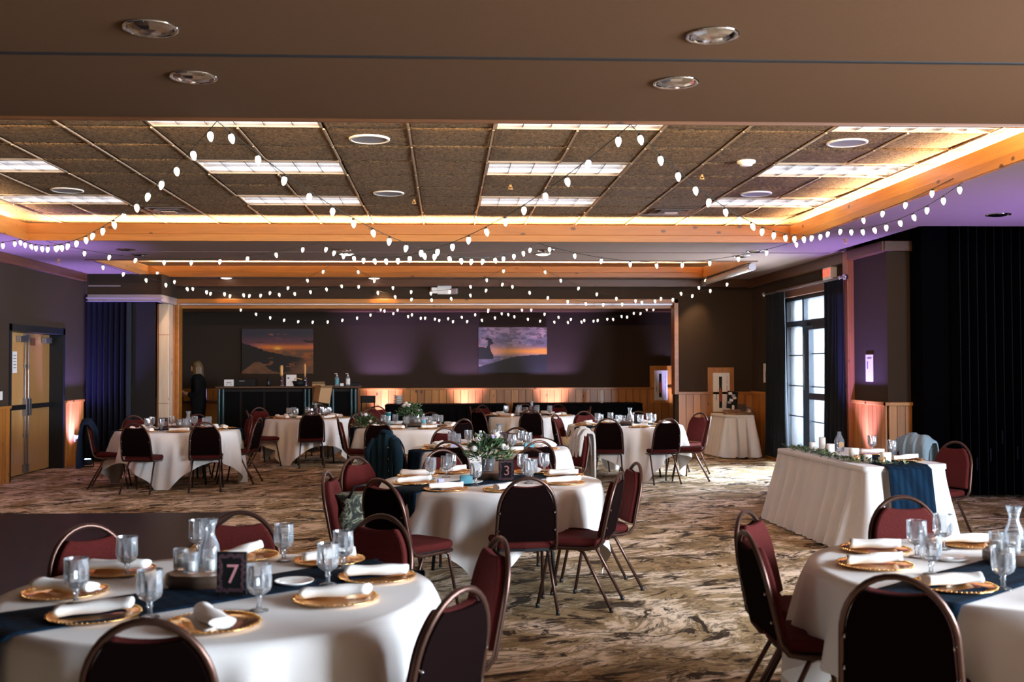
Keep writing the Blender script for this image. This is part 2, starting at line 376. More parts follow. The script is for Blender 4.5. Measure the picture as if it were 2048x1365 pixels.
# left wall with a door opening Y 15.35..17.38
wl = struct(MB().b2(-6.6, -6.2, -6, 15.35, 0, 3.7).b2(-6.6, -6.2, 17.38, 19.8, 0, 3.7).b2(-6.6, -6.2, 15.35, 17.38, 2.20, 3.7).b2(-6.9, -6.55, 15.2, 17.5, 0, 2.3).build('wall_left', 'wall'))
plk = MB().b2(-.011, 0.011, -.0615, .0615, 0, 1).mesh('plank', 'pine')
plk2 = MB().b2(-.0665, .0665, -.011, .011, 0, 1).mesh('plank', 'pine')
def planks_y(parent, x, y0, y1, h, wd=.13):
    n = int(round((y1 - y0) / wd))
    for i in range(n): inst('plank', plk, parent, (x, y0 + (i + .5) * (y1 - y0) / n, 0), sc=(1, (y1 - y0) / n / .131, h))
def planks_x(parent, y, x0, x1, h, wd=.138, z0=0.):
    n = max(1, int(round((x1 - x0) / wd)))
    for i in range(n): inst('plank', plk2, parent, (x0 + (i + .5) * (x1 - x0) / n, y, z0), sc=((x1 - x0) / n / .1415, 1, h))
planks_y(wl, -6.185, 13.2, 15.26, 1.05); planks_y(wl, -6.185, 17.46, 18.3, 1.05)
struct(MB().b2(-6.2, -6.15, 6, 15.26, 1.05, 1.09).b2(-6.2, -6.15, 17.46, 18.3, 1.05, 1.09).b2(-6.2, -6.165, 6, 13.2, 0, 1.05).build('trim_2', 'pine_y', bevel=.004))
struct(MB().b2(-6.21, -6.13, -6, 18.3, 3.10, 3.235).build('trim_3', 'pine_dark_y', bevel=.01))
# double door
dr = struct(thing('door_1', 'x', 'door')); 
for k in ('label', 'category'): del dr[k]
LB.clear()
MB().b2(-6.42, -6.19, 15.27, 15.35, 0, 2.26).b2(-6.42, -6.19, 17.38, 17.46, 0, 2.26).b2(-6.42, -6.19, 15.27, 17.46, 2.16, 2.26).build('door_frame', 'bronze', dr)
for y0, y1 in ((15.36, 16.38), (16.40, 17.37)):
    lf = MB().b2(-6.45, -6.41, y0, y1, .02, 2.155).build('door_leaf', 'oak', dr)
    MB().b2(-6.41, -6.35, y0 + .05, y1 - .05, 1.0, 1.07).build('push_bar', 'black', lf)
    ye = 16.33 if y0 < 16 else 16.45
    mbr = MB().tube([(-6.385, ye, .08), (-6.385, ye, 2.1)], .012).box((-6.38, ye, 1.03), (.07, .08, .26)).box((-6.39, ye, 2.09), (.05, .06, .1)).box((-6.39, ye, .1), (.05, .06, .12)).box((-6.39, ye, .6), (.03, .05, .05)).box((-6.39, ye, 1.65), (.03, .05, .05))
    mbr.build('latch_rod', 'grey_metal', lf, bevel=.003)
    MB().box((-6.37, y1 - .22, 2.06), (.07, .26, .09)).build('door_closer', 'grey_metal', lf, bevel=.004)
MB().box((-6.40, 16.66, 2.03), (.012, .17, .12)).build('plaque', 'pine_dark', dr)
nt = tag(MB().box((-6.404, 15.98, 1.71), (.004, .16, .32)).build('door_notice', 'paper'), 'white paper notice taped on the left leaf of the wooden double door', 'notice')
for k in range(5): MB().box((-6.400, 15.98, 1.81 - k * .045), (.002, .11, .014)).build('text_line', 'greyprint', nt)
# right wall
wr = struct(MB().b2(5.70, 6.0, 17.60, 23.2, 0, 3.7).b2(5.70, 6.0, 14.75, 17.60, 2.76, 3.7).b2(5.70, 6.0, 14.45, 14.75, 0, 3.7)
            .b2(5.66, 6.0, 13.30, 14.45, 0, 3.235).b2(6.0, 6.3, 13.30, 14.6, 0, 3.7).build('wall_right', 'wall'))
planks_y(wr, 5.645, 13.32, 14.40, 1.12); planks_y(wr, 5.685, 17.72, 19.36, 1.12)
planks_x(wr, 13.285, 5.66, 5.98, 1.12, .107)
struct(MB().b2(5.60, 5.67, 13.24, 14.40, 1.12, 1.165).b2(5.60, 6.0, 13.24, 13.30, 1.12, 1.165).b2(5.64, 5.71, 17.72, 19.36, 1.12, 1.165).build('trim_4', 'pine_y', bevel=.004))
struct(MB().b2(5.60, 5.71, 14.66, 19.4, 3.08, 3.235).b2(5.57, 5.67, 13.24, 14.42, 3.10, 3.235).b2(5.60, 6.0, 13.22, 13.30, 3.10, 3.235).build('trim_5', 'pine_dark_y', bevel=.01))
struct(MB().b2(5.60, 5.71, 14.40, 14.66, 0, 3.235).b2(5.57, 5.61, 14.40, 14.50, 0, 3.235).build('trim_6', 'pine_dark_z', bevel=.01))
struct(MB().b2(7.6, 7.9, -6, -.9, 0, 3.7).b2(7.6, 7.9, 4.7, 13.3, 0, 3.7).b2(7.6, 7.9, -.9, 4.7, 0, .5).b2(7.6, 7.9, -.9, 4.7, 2.9, 3.7).build('wall_right_side', 'wall'))
wn = struct(MB().b2(7.68, 7.74, -.9, 4.7, .5, .56).b2(7.68, 7.74, -.9, 4.7, 2.84, 2.9).build('window_2', 'bronze'))
for k in range(5): MB().b2(7.68, 7.74, -.9 + k * 1.385, -.84 + k * 1.385, .5, 2.9).build('mullion', 'bronze', wn)
struct(MB().b2(6.3, 9.6, 13.0, 13.3, 0, 3.7).build('wall_pocket', 'wall'))
struct(MB().b2(5.96, 6.32, 12.95, 13.30, 0, 3.5).build('wall_pocket_panel', 'accordion_black'))
# back wall with a wide opening
wb = struct(MB().b2(-6.6, -4.9, 19.4, 19.6, 0, 3.7).b2(-4.9, 4.24, 19.4, 19.6, 2.83, 3.7).b2(4.24, 5.72, 19.4, 19.6, 0, 3.7).build('wall_back', 'wall'))
planks_x(wb, 19.385, 4.30, 5.68, 1.10); planks_x(wb, 19.385, -5.46, -5.05, 1.02)
struct(MB().b2(4.27, 5.70, 19.33, 19.4, 1.10, 1.15).b2(-5.46, -5.05, 19.33, 19.4, 1.02, 1.07).build('trim_7', 'pine_x', bevel=.004))
struct(MB().b2(-6.1, 5.62, 19.31, 19.4, 3.09, 3.235).build('trim_8', 'pine_dark', bevel=.01))
struct(MB().b2(-4.9, 4.30, 19.34, 19.41, 2.79, 2.87).b2(4.22, 4.30, 19.34, 19.62, 1.1, 2.87).b2(-4.92, -4.84, 19.36, 19.62, 0, 2.87).build('trim_9', 'pine_x', bevel=.006))
struct(MB().b2(-4.84, 4.22, 19.44, 19.52, 2.755, 2.80).build('trim_10', 'track', bevel=.006))
struct(MB().b2(-4.84, 4.22, 19.52, 19.60, 2.70, 2.83).build('trim_11', 'pine_x', bevel=.006))
# alcove
wa = struct(MB().b2(-6.2, 5.9, 22.8, 23.1, 0, 3.3).build('wall_alcove_back', 'wall'))
planks_x(wa, 22.785, -5.6, 5.3, 1.12, .155)
struct(MB().b2(-5.6, 5.3, 22.73, 22.8, 1.12, 1.165).build('trim_12', 'pine_x', bevel=.004))
struct(MB().b2(-5.6, 5.3, 22.70, 22.8, 2.80, 2.98).build('trim_13', 'pine_dark', bevel=.01))
struct(MB().b2(5.3, 5.5, 19.6, 23.0, 0, 3.3).b2(-5.8, -5.6, 19.6, 23.0, 0, 3.3).build('wall_alcove_side', 'wall'))
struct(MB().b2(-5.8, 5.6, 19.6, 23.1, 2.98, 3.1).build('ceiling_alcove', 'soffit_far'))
# front (behind camera)
struct(MB().b2(-6.6, 9.6, -6.2, -6, 0, 3.7).build('wall_front', 'wall'))
# upper ceiling + soffits
TL = .672
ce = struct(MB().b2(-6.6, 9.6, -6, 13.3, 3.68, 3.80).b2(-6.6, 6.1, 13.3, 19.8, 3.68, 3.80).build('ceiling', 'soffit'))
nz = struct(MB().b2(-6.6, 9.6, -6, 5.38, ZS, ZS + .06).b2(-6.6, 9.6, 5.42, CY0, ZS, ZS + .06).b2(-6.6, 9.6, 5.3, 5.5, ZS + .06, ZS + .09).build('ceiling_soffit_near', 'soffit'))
struct(MB().b2(-6.5, 9.5, CY0 - .03, CY0, ZS - .02, ZS + .12).build('trim_14', 'pine_dark', bevel=.006))
struct(MB().b2(-6.6, 9.6, 5.385, 5.42, ZS - .003, ZS + .05).build('trim_16', 'dark_slot'))
struct(MB().b2(-6.6, CX0, CY0, 19.8, ZS, ZS + .03).b2(CX1, 5.46, CY0, CY1, ZS, ZS + .03).b2(5.46, 9.6, CY0, 11.85, ZS, ZS + .03).b2(5.46, 9.6, 11.82, 11.85, ZS, 3.7)
       .b2(5.43, 5.46, 11.85, 14.45, ZS, 3.7).b2(5.46, 6.0, 14.45, 19.4, ZS, ZS + .03).b2(5.43, 6.3, 14.45, 14.5, ZS, 3.7).b2(CX0, CX1, CY1, 14.72, ZS, ZS + .03)
       .b2(CX1, 5.46, CY1, 14.72, ZS, ZS + .03).b2(CX0, 5.46, 14.80, DY0, ZS, ZS + .03).b2(DX1, 5.46, DY0, 19.4, ZS, ZS + .03).b2(CX0, DX1, DY1, 19.4, ZS, ZS + .03)
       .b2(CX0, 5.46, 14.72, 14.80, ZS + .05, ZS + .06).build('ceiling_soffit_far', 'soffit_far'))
struct(MB().b2(CX0, 5.46, 14.735, 14.785, ZS + .03, ZS + .05).build('trim_17', 'dark_slot'))
# beams round coffer 1 and coffer 2 (upper board, lower board, lip)
bi = [20]
def beam(x0, x1, y0, y1, axis, top=.215, inn=1):
    t = .035
    m = 'pine_x' if axis == 'x' else 'pine_y'
    for z0, z1, off in ((0.085, top, 0.), (-.005, .082, .022)):
        if axis == 'x': q = MB().b2(x0, x1, y0 - off * inn - t * (inn > 0), y0 - off * inn + t * (inn < 0), ZS + z0, ZS + z1)
        else: q = MB().b2(x0 - off * inn - t * (inn > 0), x0 - off * inn + t * (inn < 0), y0, y1, ZS + z0, ZS + z1)
        o = struct(q.build('trim_%d' % bi[0], m, bevel=.004)); bi[0] += 1
beam(CX0, CX1, CY1, 0, 'x'); beam(CX0, 0, CY0, CY1, 'y', .215, -1); beam(CX1, 0, CY0, CY1, 'y', .215, 1)
beam(DX0, DX1, DY1, 0, 'x', .19); beam(DX0, 0, DY0, DY1, 'y', .19, -1); beam(DX1, 0, DY0, DY1, 'y', .19, 1)
beam(DX0, DX1, DY0, 0, 'x', .19, -1)
struct(MB().b2(DX0 - .05, DX1 + .05, DY0 - .04, DY0, ZS - .015, ZS + .01).build('trim_40', 'pine_dark'))
# drop ceiling tiles
sag = []
me_t = MB(); q = TL / 2 - .012
rg = []
for i, (ins, z) in enumerate(((0, .012), (0, 0), (.010, -.006), (.05, -.010), (.2, -.012))):
    a = q - ins; rg.append([(-a, -a, z), (a, -a, z), (a, a, z), (-a, a, z)])
me_t.rings(rg, True, False, True, False); tme = me_t.mesh('ceiling_tile', 'tile')
cols = [(.38 + TL * k) for k in range(-9, 8)]
fix_cols = [(-4.99, -3.65), (-2.31, -.96), (.38, 1.72), (3.07, 4.41)]
fix_rows = [7.655, 9.68, 11.705]
YG = 8.33 - .675 * 3
dc = struct(MB().b2(-6.2, 5.4, CY0 - .6, 14.2, ZC + .11, ZC + .13).b2(-6.2, 5.4, DY0 - .3, 19.35, ZC, ZC + .02).build('ceiling_drop', 'tile'))
def isfix(x, y):
    for a, b in fix_cols:
        for r in fix_rows:
            if a - .1 < x < b + .1 and r < y < r + .675: return True
    return False
for cx in [(.38 + TL * (k + .5)) for k in range(-9, 8)]:
    for j in range(12):
        y = YG + .675 * (j + .5)
        if isfix(cx, y) or y > 14.2: continue
        inst('ceiling_tile', tme, dc, (cx, y, ZC + random.uniform(-.002, .002)), (R(random.uniform(-.5, .9)), 0, 0), sc=(1, 1.004, 1))
gb = MB().box((0, 0, 0), (.016, .65, .012)).mesh('grid_bar', 'tbar'); gb2 = MB().box((0, 0, 0), (.648, .012, .008)).mesh('grid_bar', 'pine_dark')
for k in range(-9, 9):
    for j in range(12):
        x = .38 + TL * k; y = YG + .675 * (j + .5)
        if isfix(x - .1, y) and isfix(x + .1, y): continue
        if y < 14.2: inst('grid_bar', gb, dc, (x, y, ZC - .014 + random.uniform(-.002, .002)))
# troffer lights
def make_troffer():
    t = thing('ceiling_light', 'p', 'ceiling light')
    w_, d_ = 1.33, .665
    MB().b2(-w_ / 2, w_ / 2, -d_ / 2, -d_ / 2 + .02, -.012, .10).b2(-w_ / 2, w_ / 2, d_ / 2 - .02, d_ / 2, -.012, .10).b2(-w_ / 2, -w_ / 2 + .02, -d_ / 2, d_ / 2, -.012, .10).b2(w_ / 2 - .02, w_ / 2, -d_ / 2, d_ / 2, -.012, .10).build('housing_frame', 'tbar', t)
    MB().b2(-w_ / 2 + .02, w_ / 2 - .02, -d_ / 2 + .02, d_ / 2 - .02, .095, .10).build('reflector', 'louver', t)
    MB().b2(-w_ / 2 + .03, w_ / 2 - .03, -.13, .13, .055, .085).build('lamp_lens', 'lamp', t)
    for y in (-.2, .0, .2): MB().b2(-w_ / 2 + .02, w_ / 2 - .02, y - .004, y + .004, -.005, .035).build('louver_blade', 'louver', t)
    for k in range(1, 6): MB().b2(-w_ / 2 + k * w_ / 6 - .004, -w_ / 2 + k * w_ / 6 + .004, -d_ / 2 + .02, d_ / 2 - .02, -.005, .035).build('louver_blade', 'louver', t)
    return t
tf = make_troffer()
rn = ['nearest row beside the soffit edge', 'middle row', 'far row beside the wooden beam']; cn = ['far left column', 'centre left column', 'centre right column', 'far right column']
for i, r in enumerate(fix_rows):
    for j, (a, b) in enumerate(fix_cols):
        first(tf, ((a + b) / 2, r + .3375, ZC), 0, 'louvred fluorescent ceiling light in the %s, %s' % (rn[i], cn[j]), 'troffer lights in the tiled ceiling')
# speakers
M['grille'] = mat('speaker_mesh', (.30, .27, .28), .6)
sp = thing('ceiling_speaker', 'p', 'speaker')
MB().lathe([(.17, 0), (.168, -.012), (.15, -.016), (.145, -.010)], 32).build('rim', 'white', sp)
MB().lathe([(.146, -.010), (.12, -.006), (.07, -.006), (.001, -.007)], 32).build('grille', 'grille', sp)
for x, y, wd in ((-.63, 8.71, 'left of centre, nearest the soffit edge'), (3.38, 8.71, 'right, nearest the soffit edge'), (-.62, 11.45, 'left of centre, nearer the beam'), (3.39, 11.36, 'right, nearer the beam'), (-4.02, 11.36, 'far left')):
    first(sp, (x, y, ZC - .01), 0, 'round white ceiling speaker grille %s' % wd, 'round ceiling speakers')
sd = thing('smoke_detector', 'round cream smoke detector on the tiled ceiling right of centre', 'smoke detector', (2.76, 9.55, ZC - .01))
MB().lathe([(.085, 0), (.085, -.02), (.06, -.03), (.055, -.045), (.02, -.05), (.001, -.05)], 24).build('housing', 'white', sd); MB().lathe([(.05, -.034), (.05, -.04)], 24).build('sensor_band', 'black', sd)
def make_vent():
    t = thing('air_diffuser', 'p', 'air vent')
    for k, a in enumerate((.32, .24, .16)):
        z = -.004 - .012 * k
        mb = MB()
        mb.rings([[(-a, -a, z), (a, -a, z), (a, a, z), (-a, a, z)], [(-a + .05, -a + .05, z + .035), (a - .05, -a + .05, z + .035), (a - .05, a - .05, z + .035), (-a + .05, a - .05, z + .035)]], True, False, False, False)
        mb.build('louvre_cone', 'track', t)
    MB().box((0, 0, -.03), (.16, .16, .01)).build('centre_plate', 'track', t); return t
vt = make_vent()
first(vt, (-3.31, 12.77, ZC - .012), 0, 'square air diffuser in the ceiling tiles on the left', 'square air diffusers')
first(vt, (2.73, 12.72, ZC - .012), 0, 'square air diffuser in the ceiling tiles on the right', 'square air diffusers')
spk = thing('sprinkler_head', 'p', 'sprinkler')
MB().lathe([(.03, 0), (.03, -.006), (.012, -.01), (.012, -.035), (.001, -.035)], 12).build('stem', 'tap_wood', spk); MB().lathe([(.028, -.055), (.028, -.058), (.001, -.058)], 12).tube([(-.015, 0, -.03), (-.02, 0, -.045), (0, 0, -.056)], .003, 5).tube([(.015, 0, -.03), (.02, 0, -.045), (0, 0, -.056)], .003, 5).build('deflector', 'tap_wood', spk)
for x, y, z, wd in ((-.36, 11.9, ZC, 'on the tiled ceiling at centre'), (.67, 10.9, ZC, 'on the tiled ceiling right of centre'), (2.52, 10.25, ZC, 'on the tiled ceiling before the right light column'), (5.05, 13.1, ZS, 'on the pale soffit at the right'), (-5.75, 15.9, ZS, 'on the pale soffit at the left')):
    first(spk, (x, y, z), 0, 'small sprinkler head %s' % wd, 'sprinkler heads')
# recessed downlights
def make_dl(lit):
    t = thing('downlight', 'p', 'downlight'); 
    MB().lathe([(.128, 0), (.126, -.006), (.110, -.006), (.108, .0)], 32).build('trim_ring', 'louver' if lit != 2 else 'dl_on', t)
    MB().lathe([(.108, -.001), (.085, -.012), (.05, -.020), (.001, -.023)], 9, smooth=False, wob=lambda j, z: .06 * math.sin(j * 2.4)).build('reflector', 'dl_on' if lit else 'chrome', t); return t
M['facet'] = mat('faceted_chrome', (.8, .8, .82), .06, 1.)
n_ = N(M['facet']); vo = n_.n('ShaderNodeTexVoronoi'); vo.inputs['Scale'].default_value = 22; n_.l(n_.coord(), vo.inputs['Vector']); n_.bump(vo.outputs['Color'], 1., .12)
d0 = make_dl(0); d0.children[1].data.materials[0] = M['facet']; d1 = make_dl(1)
for x, y, wd in ((-1.38, 4.97, 'near soffit, left, nearest the top edge'), (-1.38, 5.81, 'near soffit, left, beyond the dark track'), (1.28, 4.98, 'near soffit, right, nearest the top edge'), (1.29, 5.83, 'near soffit, right, beyond the dark track'),
                 (-4.34, 14.5, 'far soffit at the left'), (4.31, 14.5, 'far soffit at the right'), (5.84, 10.88, 'violet-lit soffit at the far right'), (-1.41, 14.45, 'far soffit before its track, left of centre'), (1.38, 14.45, 'far soffit before its track, right of centre'), (-4.35, 15.15, 'far soffit beyond its track at the left'), (4.3, 15.15, 'far soffit beyond its track at the right')):
    first(d0, (x, y, ZS - .003), 0, 'unlit recessed chrome downlight in the %s' % wd, 'recessed downlights')
for x, y, wd in ((-1.41, 15.0, 'far soffit left of centre'), (1.38, 14.95, 'far soffit right of centre'), (-3.95, 19.15, 'strip before the back wall at the left'), (-1.3, 19.15, 'strip before the back wall, left of centre')):
    first(d1, (x, y, ZS - .003), 0, 'lit recessed downlight in the %s' % wd, 'lit recessed downlights')
# projector screen housing
ps = thing('projector_screen', 'white rolled projector screen housing under the right wooden beam at the back', 'projector screen', (4.76, 17.7, 3.17))
MB().tube([(0, -1.5, 0), (0, 1.55, 0)], .055, 16).build('case', 'white', ps); MB().tube([(0, -1.53, 0), (0, -1.5, 0)], .06, 16).build('end_cap', 'track', ps); MB().tube([(0, 1.55, 0), (0, 1.58, 0)], .06, 16).build('end_cap', 'track', ps)
# left partition bulkhead and track
struct(MB().b2(-6.2, -4.92, 18.42, 18.5, 2.89, ZS).b2(-4.98, -4.90, 18.42, 19.4, 2.89, ZS).build('wall_bulkhead', 'wall'))
struct(MB().b2(-6.12, -4.87, 18.30, 18.42, 2.755, 2.875).b2(-4.99, -4.87, 18.42, 19.34, 2.755, 2.875).b2(-6.14, -4.85, 18.285, 18.30, 2.80, 2.83).b2(-6.14, -4.85, 18.285, 18.30, 2.755, 2.768).build('trim_41', 'track', bevel=.004))
struct(MB().b2(-6.14, -5.6, 18.40, 18.44, 3.02, 3.04).build('trim_42', 'track'))
def accordion(name, x0, x1, y, z1, label, n, step, am='accordion'):
    t = thing(name, label, 'folding partition', ((x0 + x1) / 2, y, 0)); L = x1 - x0
    fold = MB().add([(-L / n / 2, .02, 0), (0, -.09, 0), (L / n / 2, .02, 0), (-L / n / 2, .06, 0), (L / n / 2, .06, 0), (-L / n / 2, .02, 1), (0, -.09, 1), (L / n / 2, .02, 1), (-L / n / 2, .06, 1), (L / n / 2, .06, 1)],
                    [(0, 1, 6, 5), (1, 2, 7, 6), (2, 4, 9, 7), (4, 3, 8, 9), (3, 0, 5, 8), (0, 3, 4, 2, 1), (5, 6, 7, 9, 8)]).mesh('panel_fold', am)
    ed = MB().tube([(0, -.092, 0), (0, -.092, 1)], .007, 6).mesh('edge_strip', 'accordion_edge')
    for i in range(n):
        p = inst('panel_fold', fold, t, (-L / 2 + (i + .5) * L / n, 0, .03), sc=(1, 1, z1 - .03)); inst('edge_strip', ed, p)
    return t
a1 = accordion('folding_partition', -6.18, -5.42, 18.42, 2.75, 'dark navy accordion partition stacked beside the wooden double door', 8, .1)
a2 = accordion('folding_partition', 6.30, 7.5, 12.86, 3.50, 'tall black accordion partition stacked at the right edge of the room', 11, .11, 'accordion_black')
for i, (x, z) in enumerate(((6.38, .44), (6.54, .42), (6.71, .53), (6.86, .75), (7.05, .55), (7.2, .59), (7.37, .61))):
    q = MB().box((0, 0, 0), (.02, .006, .16)).build('strap_tab', 'accordion_edge', a2); q.location = (x - 6.9, -.105, z)
struct(MB().b2(-5.40, -5.02, 18.46, 18.50, 0, 2.75).build('wall_pocket_left', 'black'))
pst = struct(MB().b2(-5.10, -4.92, 18.98, 19.30, 0, 2.755).build('trim_43', 'white_wood', bevel=.006))
struct(MB().b2(-5.104, -4.916, 18.975, 19.0, .98, .99).b2(-5.104, -4.916, 18.975, 19.0, 2.20, 2.21).b2(-5.13, -5.10, 19.0, 19.3, 0, 2.75).b2(-4.916, -4.89, 19.25, 19.3, 0, 2.75).build('trim_44', 'pine_dark_z'))
# wall plates
def plate(x, y, z, n_, label, sx=.006, sy=.14, sz=.12):
    t = thing('light_switch', label, 'switch', (x, y, z)); MB().box((0, 0, 0), (sx, sy, sz)).build('cover_plate', 'white', t, bevel=.002)
    for k in range(n_): MB().box((.004 if sx < sy else 0, (k - (n_ - 1) / 2) * .045 if sx < sy else 0, 0), (.008, .014, .03) if sx < sy else (.014, .016, .03)).build('toggle', 'white', t)
    return t
plate(-6.195, 14.98, 1.24, 2, 'white double light switch on the dark wall left of the double door')
plate(-5.41, 19.39, 1.58, 0, 'small pale wall control above the switch in the dark corner by the white post', .08, .02, .11)
plate(-5.42, 19.39, 1.28, 1, 'pale light switch in the dark corner left of the white post', .07, .008, .13)
# ------------------------------------------------------------------ terrace door / window
wd = struct(MB().b2(5.74, 5.86, 14.70, 17.60, 2.70, 2.76).b2(5.74, 5.86, 17.54, 17.60, 0, 2.76).b2(5.74, 5.86, 14.72, 14.78, 0, 2.76).b2(5.74, 5.86, 14.72, 17.60, 0, .06).build('window_1', 'bronze', bevel=.004))
MB().b2(5.72, 5.86, 14.72, 17.6, 2.27, 2.36).build('transom_bar', 'bronze', wd)
for y in (16.72, 15.60, 14.98): MB().b2(5.74, 5.86, y - .04, y + .04, .0, 2.76).build('mullion', 'bronze', wd)
MB().b2(5.72, 5.80, 16.42, 16.50, 0, 2.28).b2(5.72, 5.80, 15.64, 15.72, 0, 2.28).b2(5.72, 5.80, 15.72, 16.42, 2.20, 2.28).b2(5.72, 5.80, 15.72, 16.42, .0, .22).b2(5.72, 5.80, 15.72, 16.42, 1.10, 1.20).b2(5.74, 5.80, 16.5, 16.68, 0, 2.28).build('door_leaf', 'bronze', wd, bevel=.003)
MB().tube([(5.69, 16.56, 1.25), (5.69, 16.56, 2.15)], .012).build('pull_rod', 'grey_metal', wd)
MB().box((5.69, 16.5, 2.29), (.06, .35, .05)).tube([(5.66, 16.7, 2.27), (5.62, 16.4, 2.25), (5.66, 16.1, 2.24)], .01).build('closer_arm', 'bronze', wd)
for y0, y1, z0, z1 in ((16.76, 17.54, .06, 2.27), (16.76, 17.54, 2.36, 2.70), (15.64, 16.68, 2.36, 2.70), (15.72, 16.42, 1.20, 2.20), (15.72, 16.42, .22, 1.10), (14.78, 15.56, .06, 2.27), (14.78, 15.56, 2.36, 2.70)):
    MB().b2(5.79, 5.796, y0, y1, z0, z1).build('pane', 'pane', wd)
for z in (.80, 1.30, 1.80):
    MB().b2(5.78, 5.80, 16.76, 17.54, z - .009, z + .009).build('muntin', 'bronze', wd); MB().b2(5.78, 5.80, 14.78, 15.56, z - .009, z + .009).build('muntin', 'bronze', wd)
for z in (.75, 1.30, 1.82): MB().b2(5.77, 5.79, 15.72, 16.42, z - .008, z + .008).build('muntin', 'bronze', wd)
struct(MB().b2(5.66, 5.72, 14.66, 17.74, 2.76, 2.90).b2(5.66, 5.72, 17.60, 17.72, 0, 2.76).b2(5.64, 5.72, 14.64, 17.76, 2.89, 2.92).build('trim_45', 'pine_dark_y', bevel=.006))
struct(MB().b2(6.0, 20, 10, 24, -.15, -.02).build('floor_terrace', 'concrete'))
pl = thing('stone_pillar', 'pale stone pillar on the terrace seen through the glass door', 'pillar', (8.02, 23.4, 0))
random.seed(3)
for k in range(13):
    for i in range(2):
        bw = .42 + random.uniform(-.06, .06)
        bx = MB().box(((i - .5) * .42 + (k % 2) * .06, random.uniform(-.04, .04), .14 + k * .29), (.40, .7, .275), random.uniform(-.04, .04)).build('stone', 'stone', pl, bevel=.05)
# curtains
def curtain(x, y0, y1, z0, z1, label, n=7, amp=.05, flare=.15, rot=0.):
    t = thing('curtain', label, 'curtain', (x, (y0 + y1) / 2, 0)); rs = []; L = y1 - y0; K = 60
    for i in range(13):
        u = i / 12; z = z1 - (z1 - z0) * u; sc = 1 + flare * u; row = []
        for j in range(K + 1):
            s_ = j / K; row.append((amp * (.5 + .6 * u) * math.sin(s_ * n * 2 * PI + .4 * math.sin(6 * u)), (s_ - .5) * L * sc + .03 * math.sin(9 * s_ + 3 * u), z))
        rs.append(row)
    o = MB().rings(rs, False).build('drape', 'black_cloth', t); sm = o.modifiers.new('t', 'SOLIDIFY'); sm.thickness = .006
    return t
M['curt'] = fabric('dark_blue_curtain_cloth', (.008, .011, .015), 200, .2, .8, .15, .3)
c1_ = curtain(5.50, 16.95, 17.85, .10, 2.84, 'long dark curtain hanging on the far side of the glass terrace door', 6)
c2_ = curtain(5.50, 14.42, 15.05, .04, 2.84, 'long dark curtain hanging in front of the near side of the glass terrace door', 5)
for c_ in (c1_, c2_): c_.children[0].data.materials[0] = M['curt']
rd = thing('curtain_rod', 'metal curtain rod with round finials above the glass terrace door', 'curtain rod', (5.50, 16.2, 2.86))
MB().tube([(0, -1.85, 0), (0, 1.75, 0)], .013).build('rod', 'grey_metal', rd); MB().ball((0, -1.90, 0), .045).ball((0, 1.79, 0), .045).ball((0, -1.72, .0), .03).build('finial', 'chrome', rd); MB().tube([(0, -1.6, 0), (.16, -1.6, 0)], .01).tube([(0, 1.6, 0), (.16, 1.6, 0)], .01).build('bracket', 'grey_metal', rd)
# exit sign
ex = thing('exit_sign', 'white boxed exit sign with red lit letters above the glass terrace door', 'sign', (5.66, 15.30, 3.0))
MB().box((0, 0, 0), (.10, .34, .20)).build('housing', 'white', ex, bevel=.006)
text('lettering', 'EXIT', .16, 'exit_red', ex, (-.052, 0, -.005), (PI / 2, 0, -PI / 2), .002)
el = thing('emergency_light', 'white emergency light with two lamp heads on the dark wall above the wide opening', 'emergency light', (-.03, 19.33, 3.03))
MB().box((0, 0, 0), (.26, .09, .16)).build('battery_box', 'white', el, bevel=.01)
MB().box((-.19, -.03, -.01), (.11, .09, .11), .3).build('lamp_head', 'white', el, bevel=.01); MB().box((.19, -.03, -.02), (.11, .09, .11), -.3, .2).build('lamp_head', 'track', el, bevel=.01)
# fire extinguisher cabinets
def fire_cab(x, y, z0, z1, w_, lm, label):
    t = thing('fire_extinguisher_cabinet', label, 'cabinet', (x, y, z0)); h = z1 - z0
    MB().b2(-w_ / 2 - .09, w_ / 2 + .09, .0, .03, -.05, h + .10).build('pine_surround', 'pine', t)
    MB().b2(-w_ / 2, -.045, -.03, 0, 0, h).b2(.015, w_ / 2, -.03, 0, 0, h).b2(-.045, .015, -.03, 0, 0, .07).b2(-.045, .015, -.03, 0, h - .07, h).build('door_panel', 'white', t)
    MB().b2(-.045, .015, -.006, -.002, .07, h - .07).build('window_strip', 'black', t)
    MB().lathe([(.001, -.14), (.018, -.13), (.018, .06), (.008, .09), (.008, .12)], 10, (-.015, -.012, h * .45)).build('extinguisher', 'redprint', t)
    MB().tube([(-.10, -.045, h * .30), (-.10, -.045, h * .46)], .006).build('pull_handle', 'grey_metal', t)
    text('lettering', '\n'.join('FIRE EXTINGUISHER'), .037, lm, t, (w_ / 2 - .05, -.032, h / 2), FRONT, .0008, 1, (h * .84) / 17 / .037)
fire_cab(4.66, 22.75, .88, 1.53, .29, 'purpleprint', 'white fire extinguisher cabinet in the alcove right of the sunset picture')
fire_cab(5.09, 19.36, .78, 1.50, .31, 'redprint', 'white fire extinguisher cabinet with red letters behind the display table')
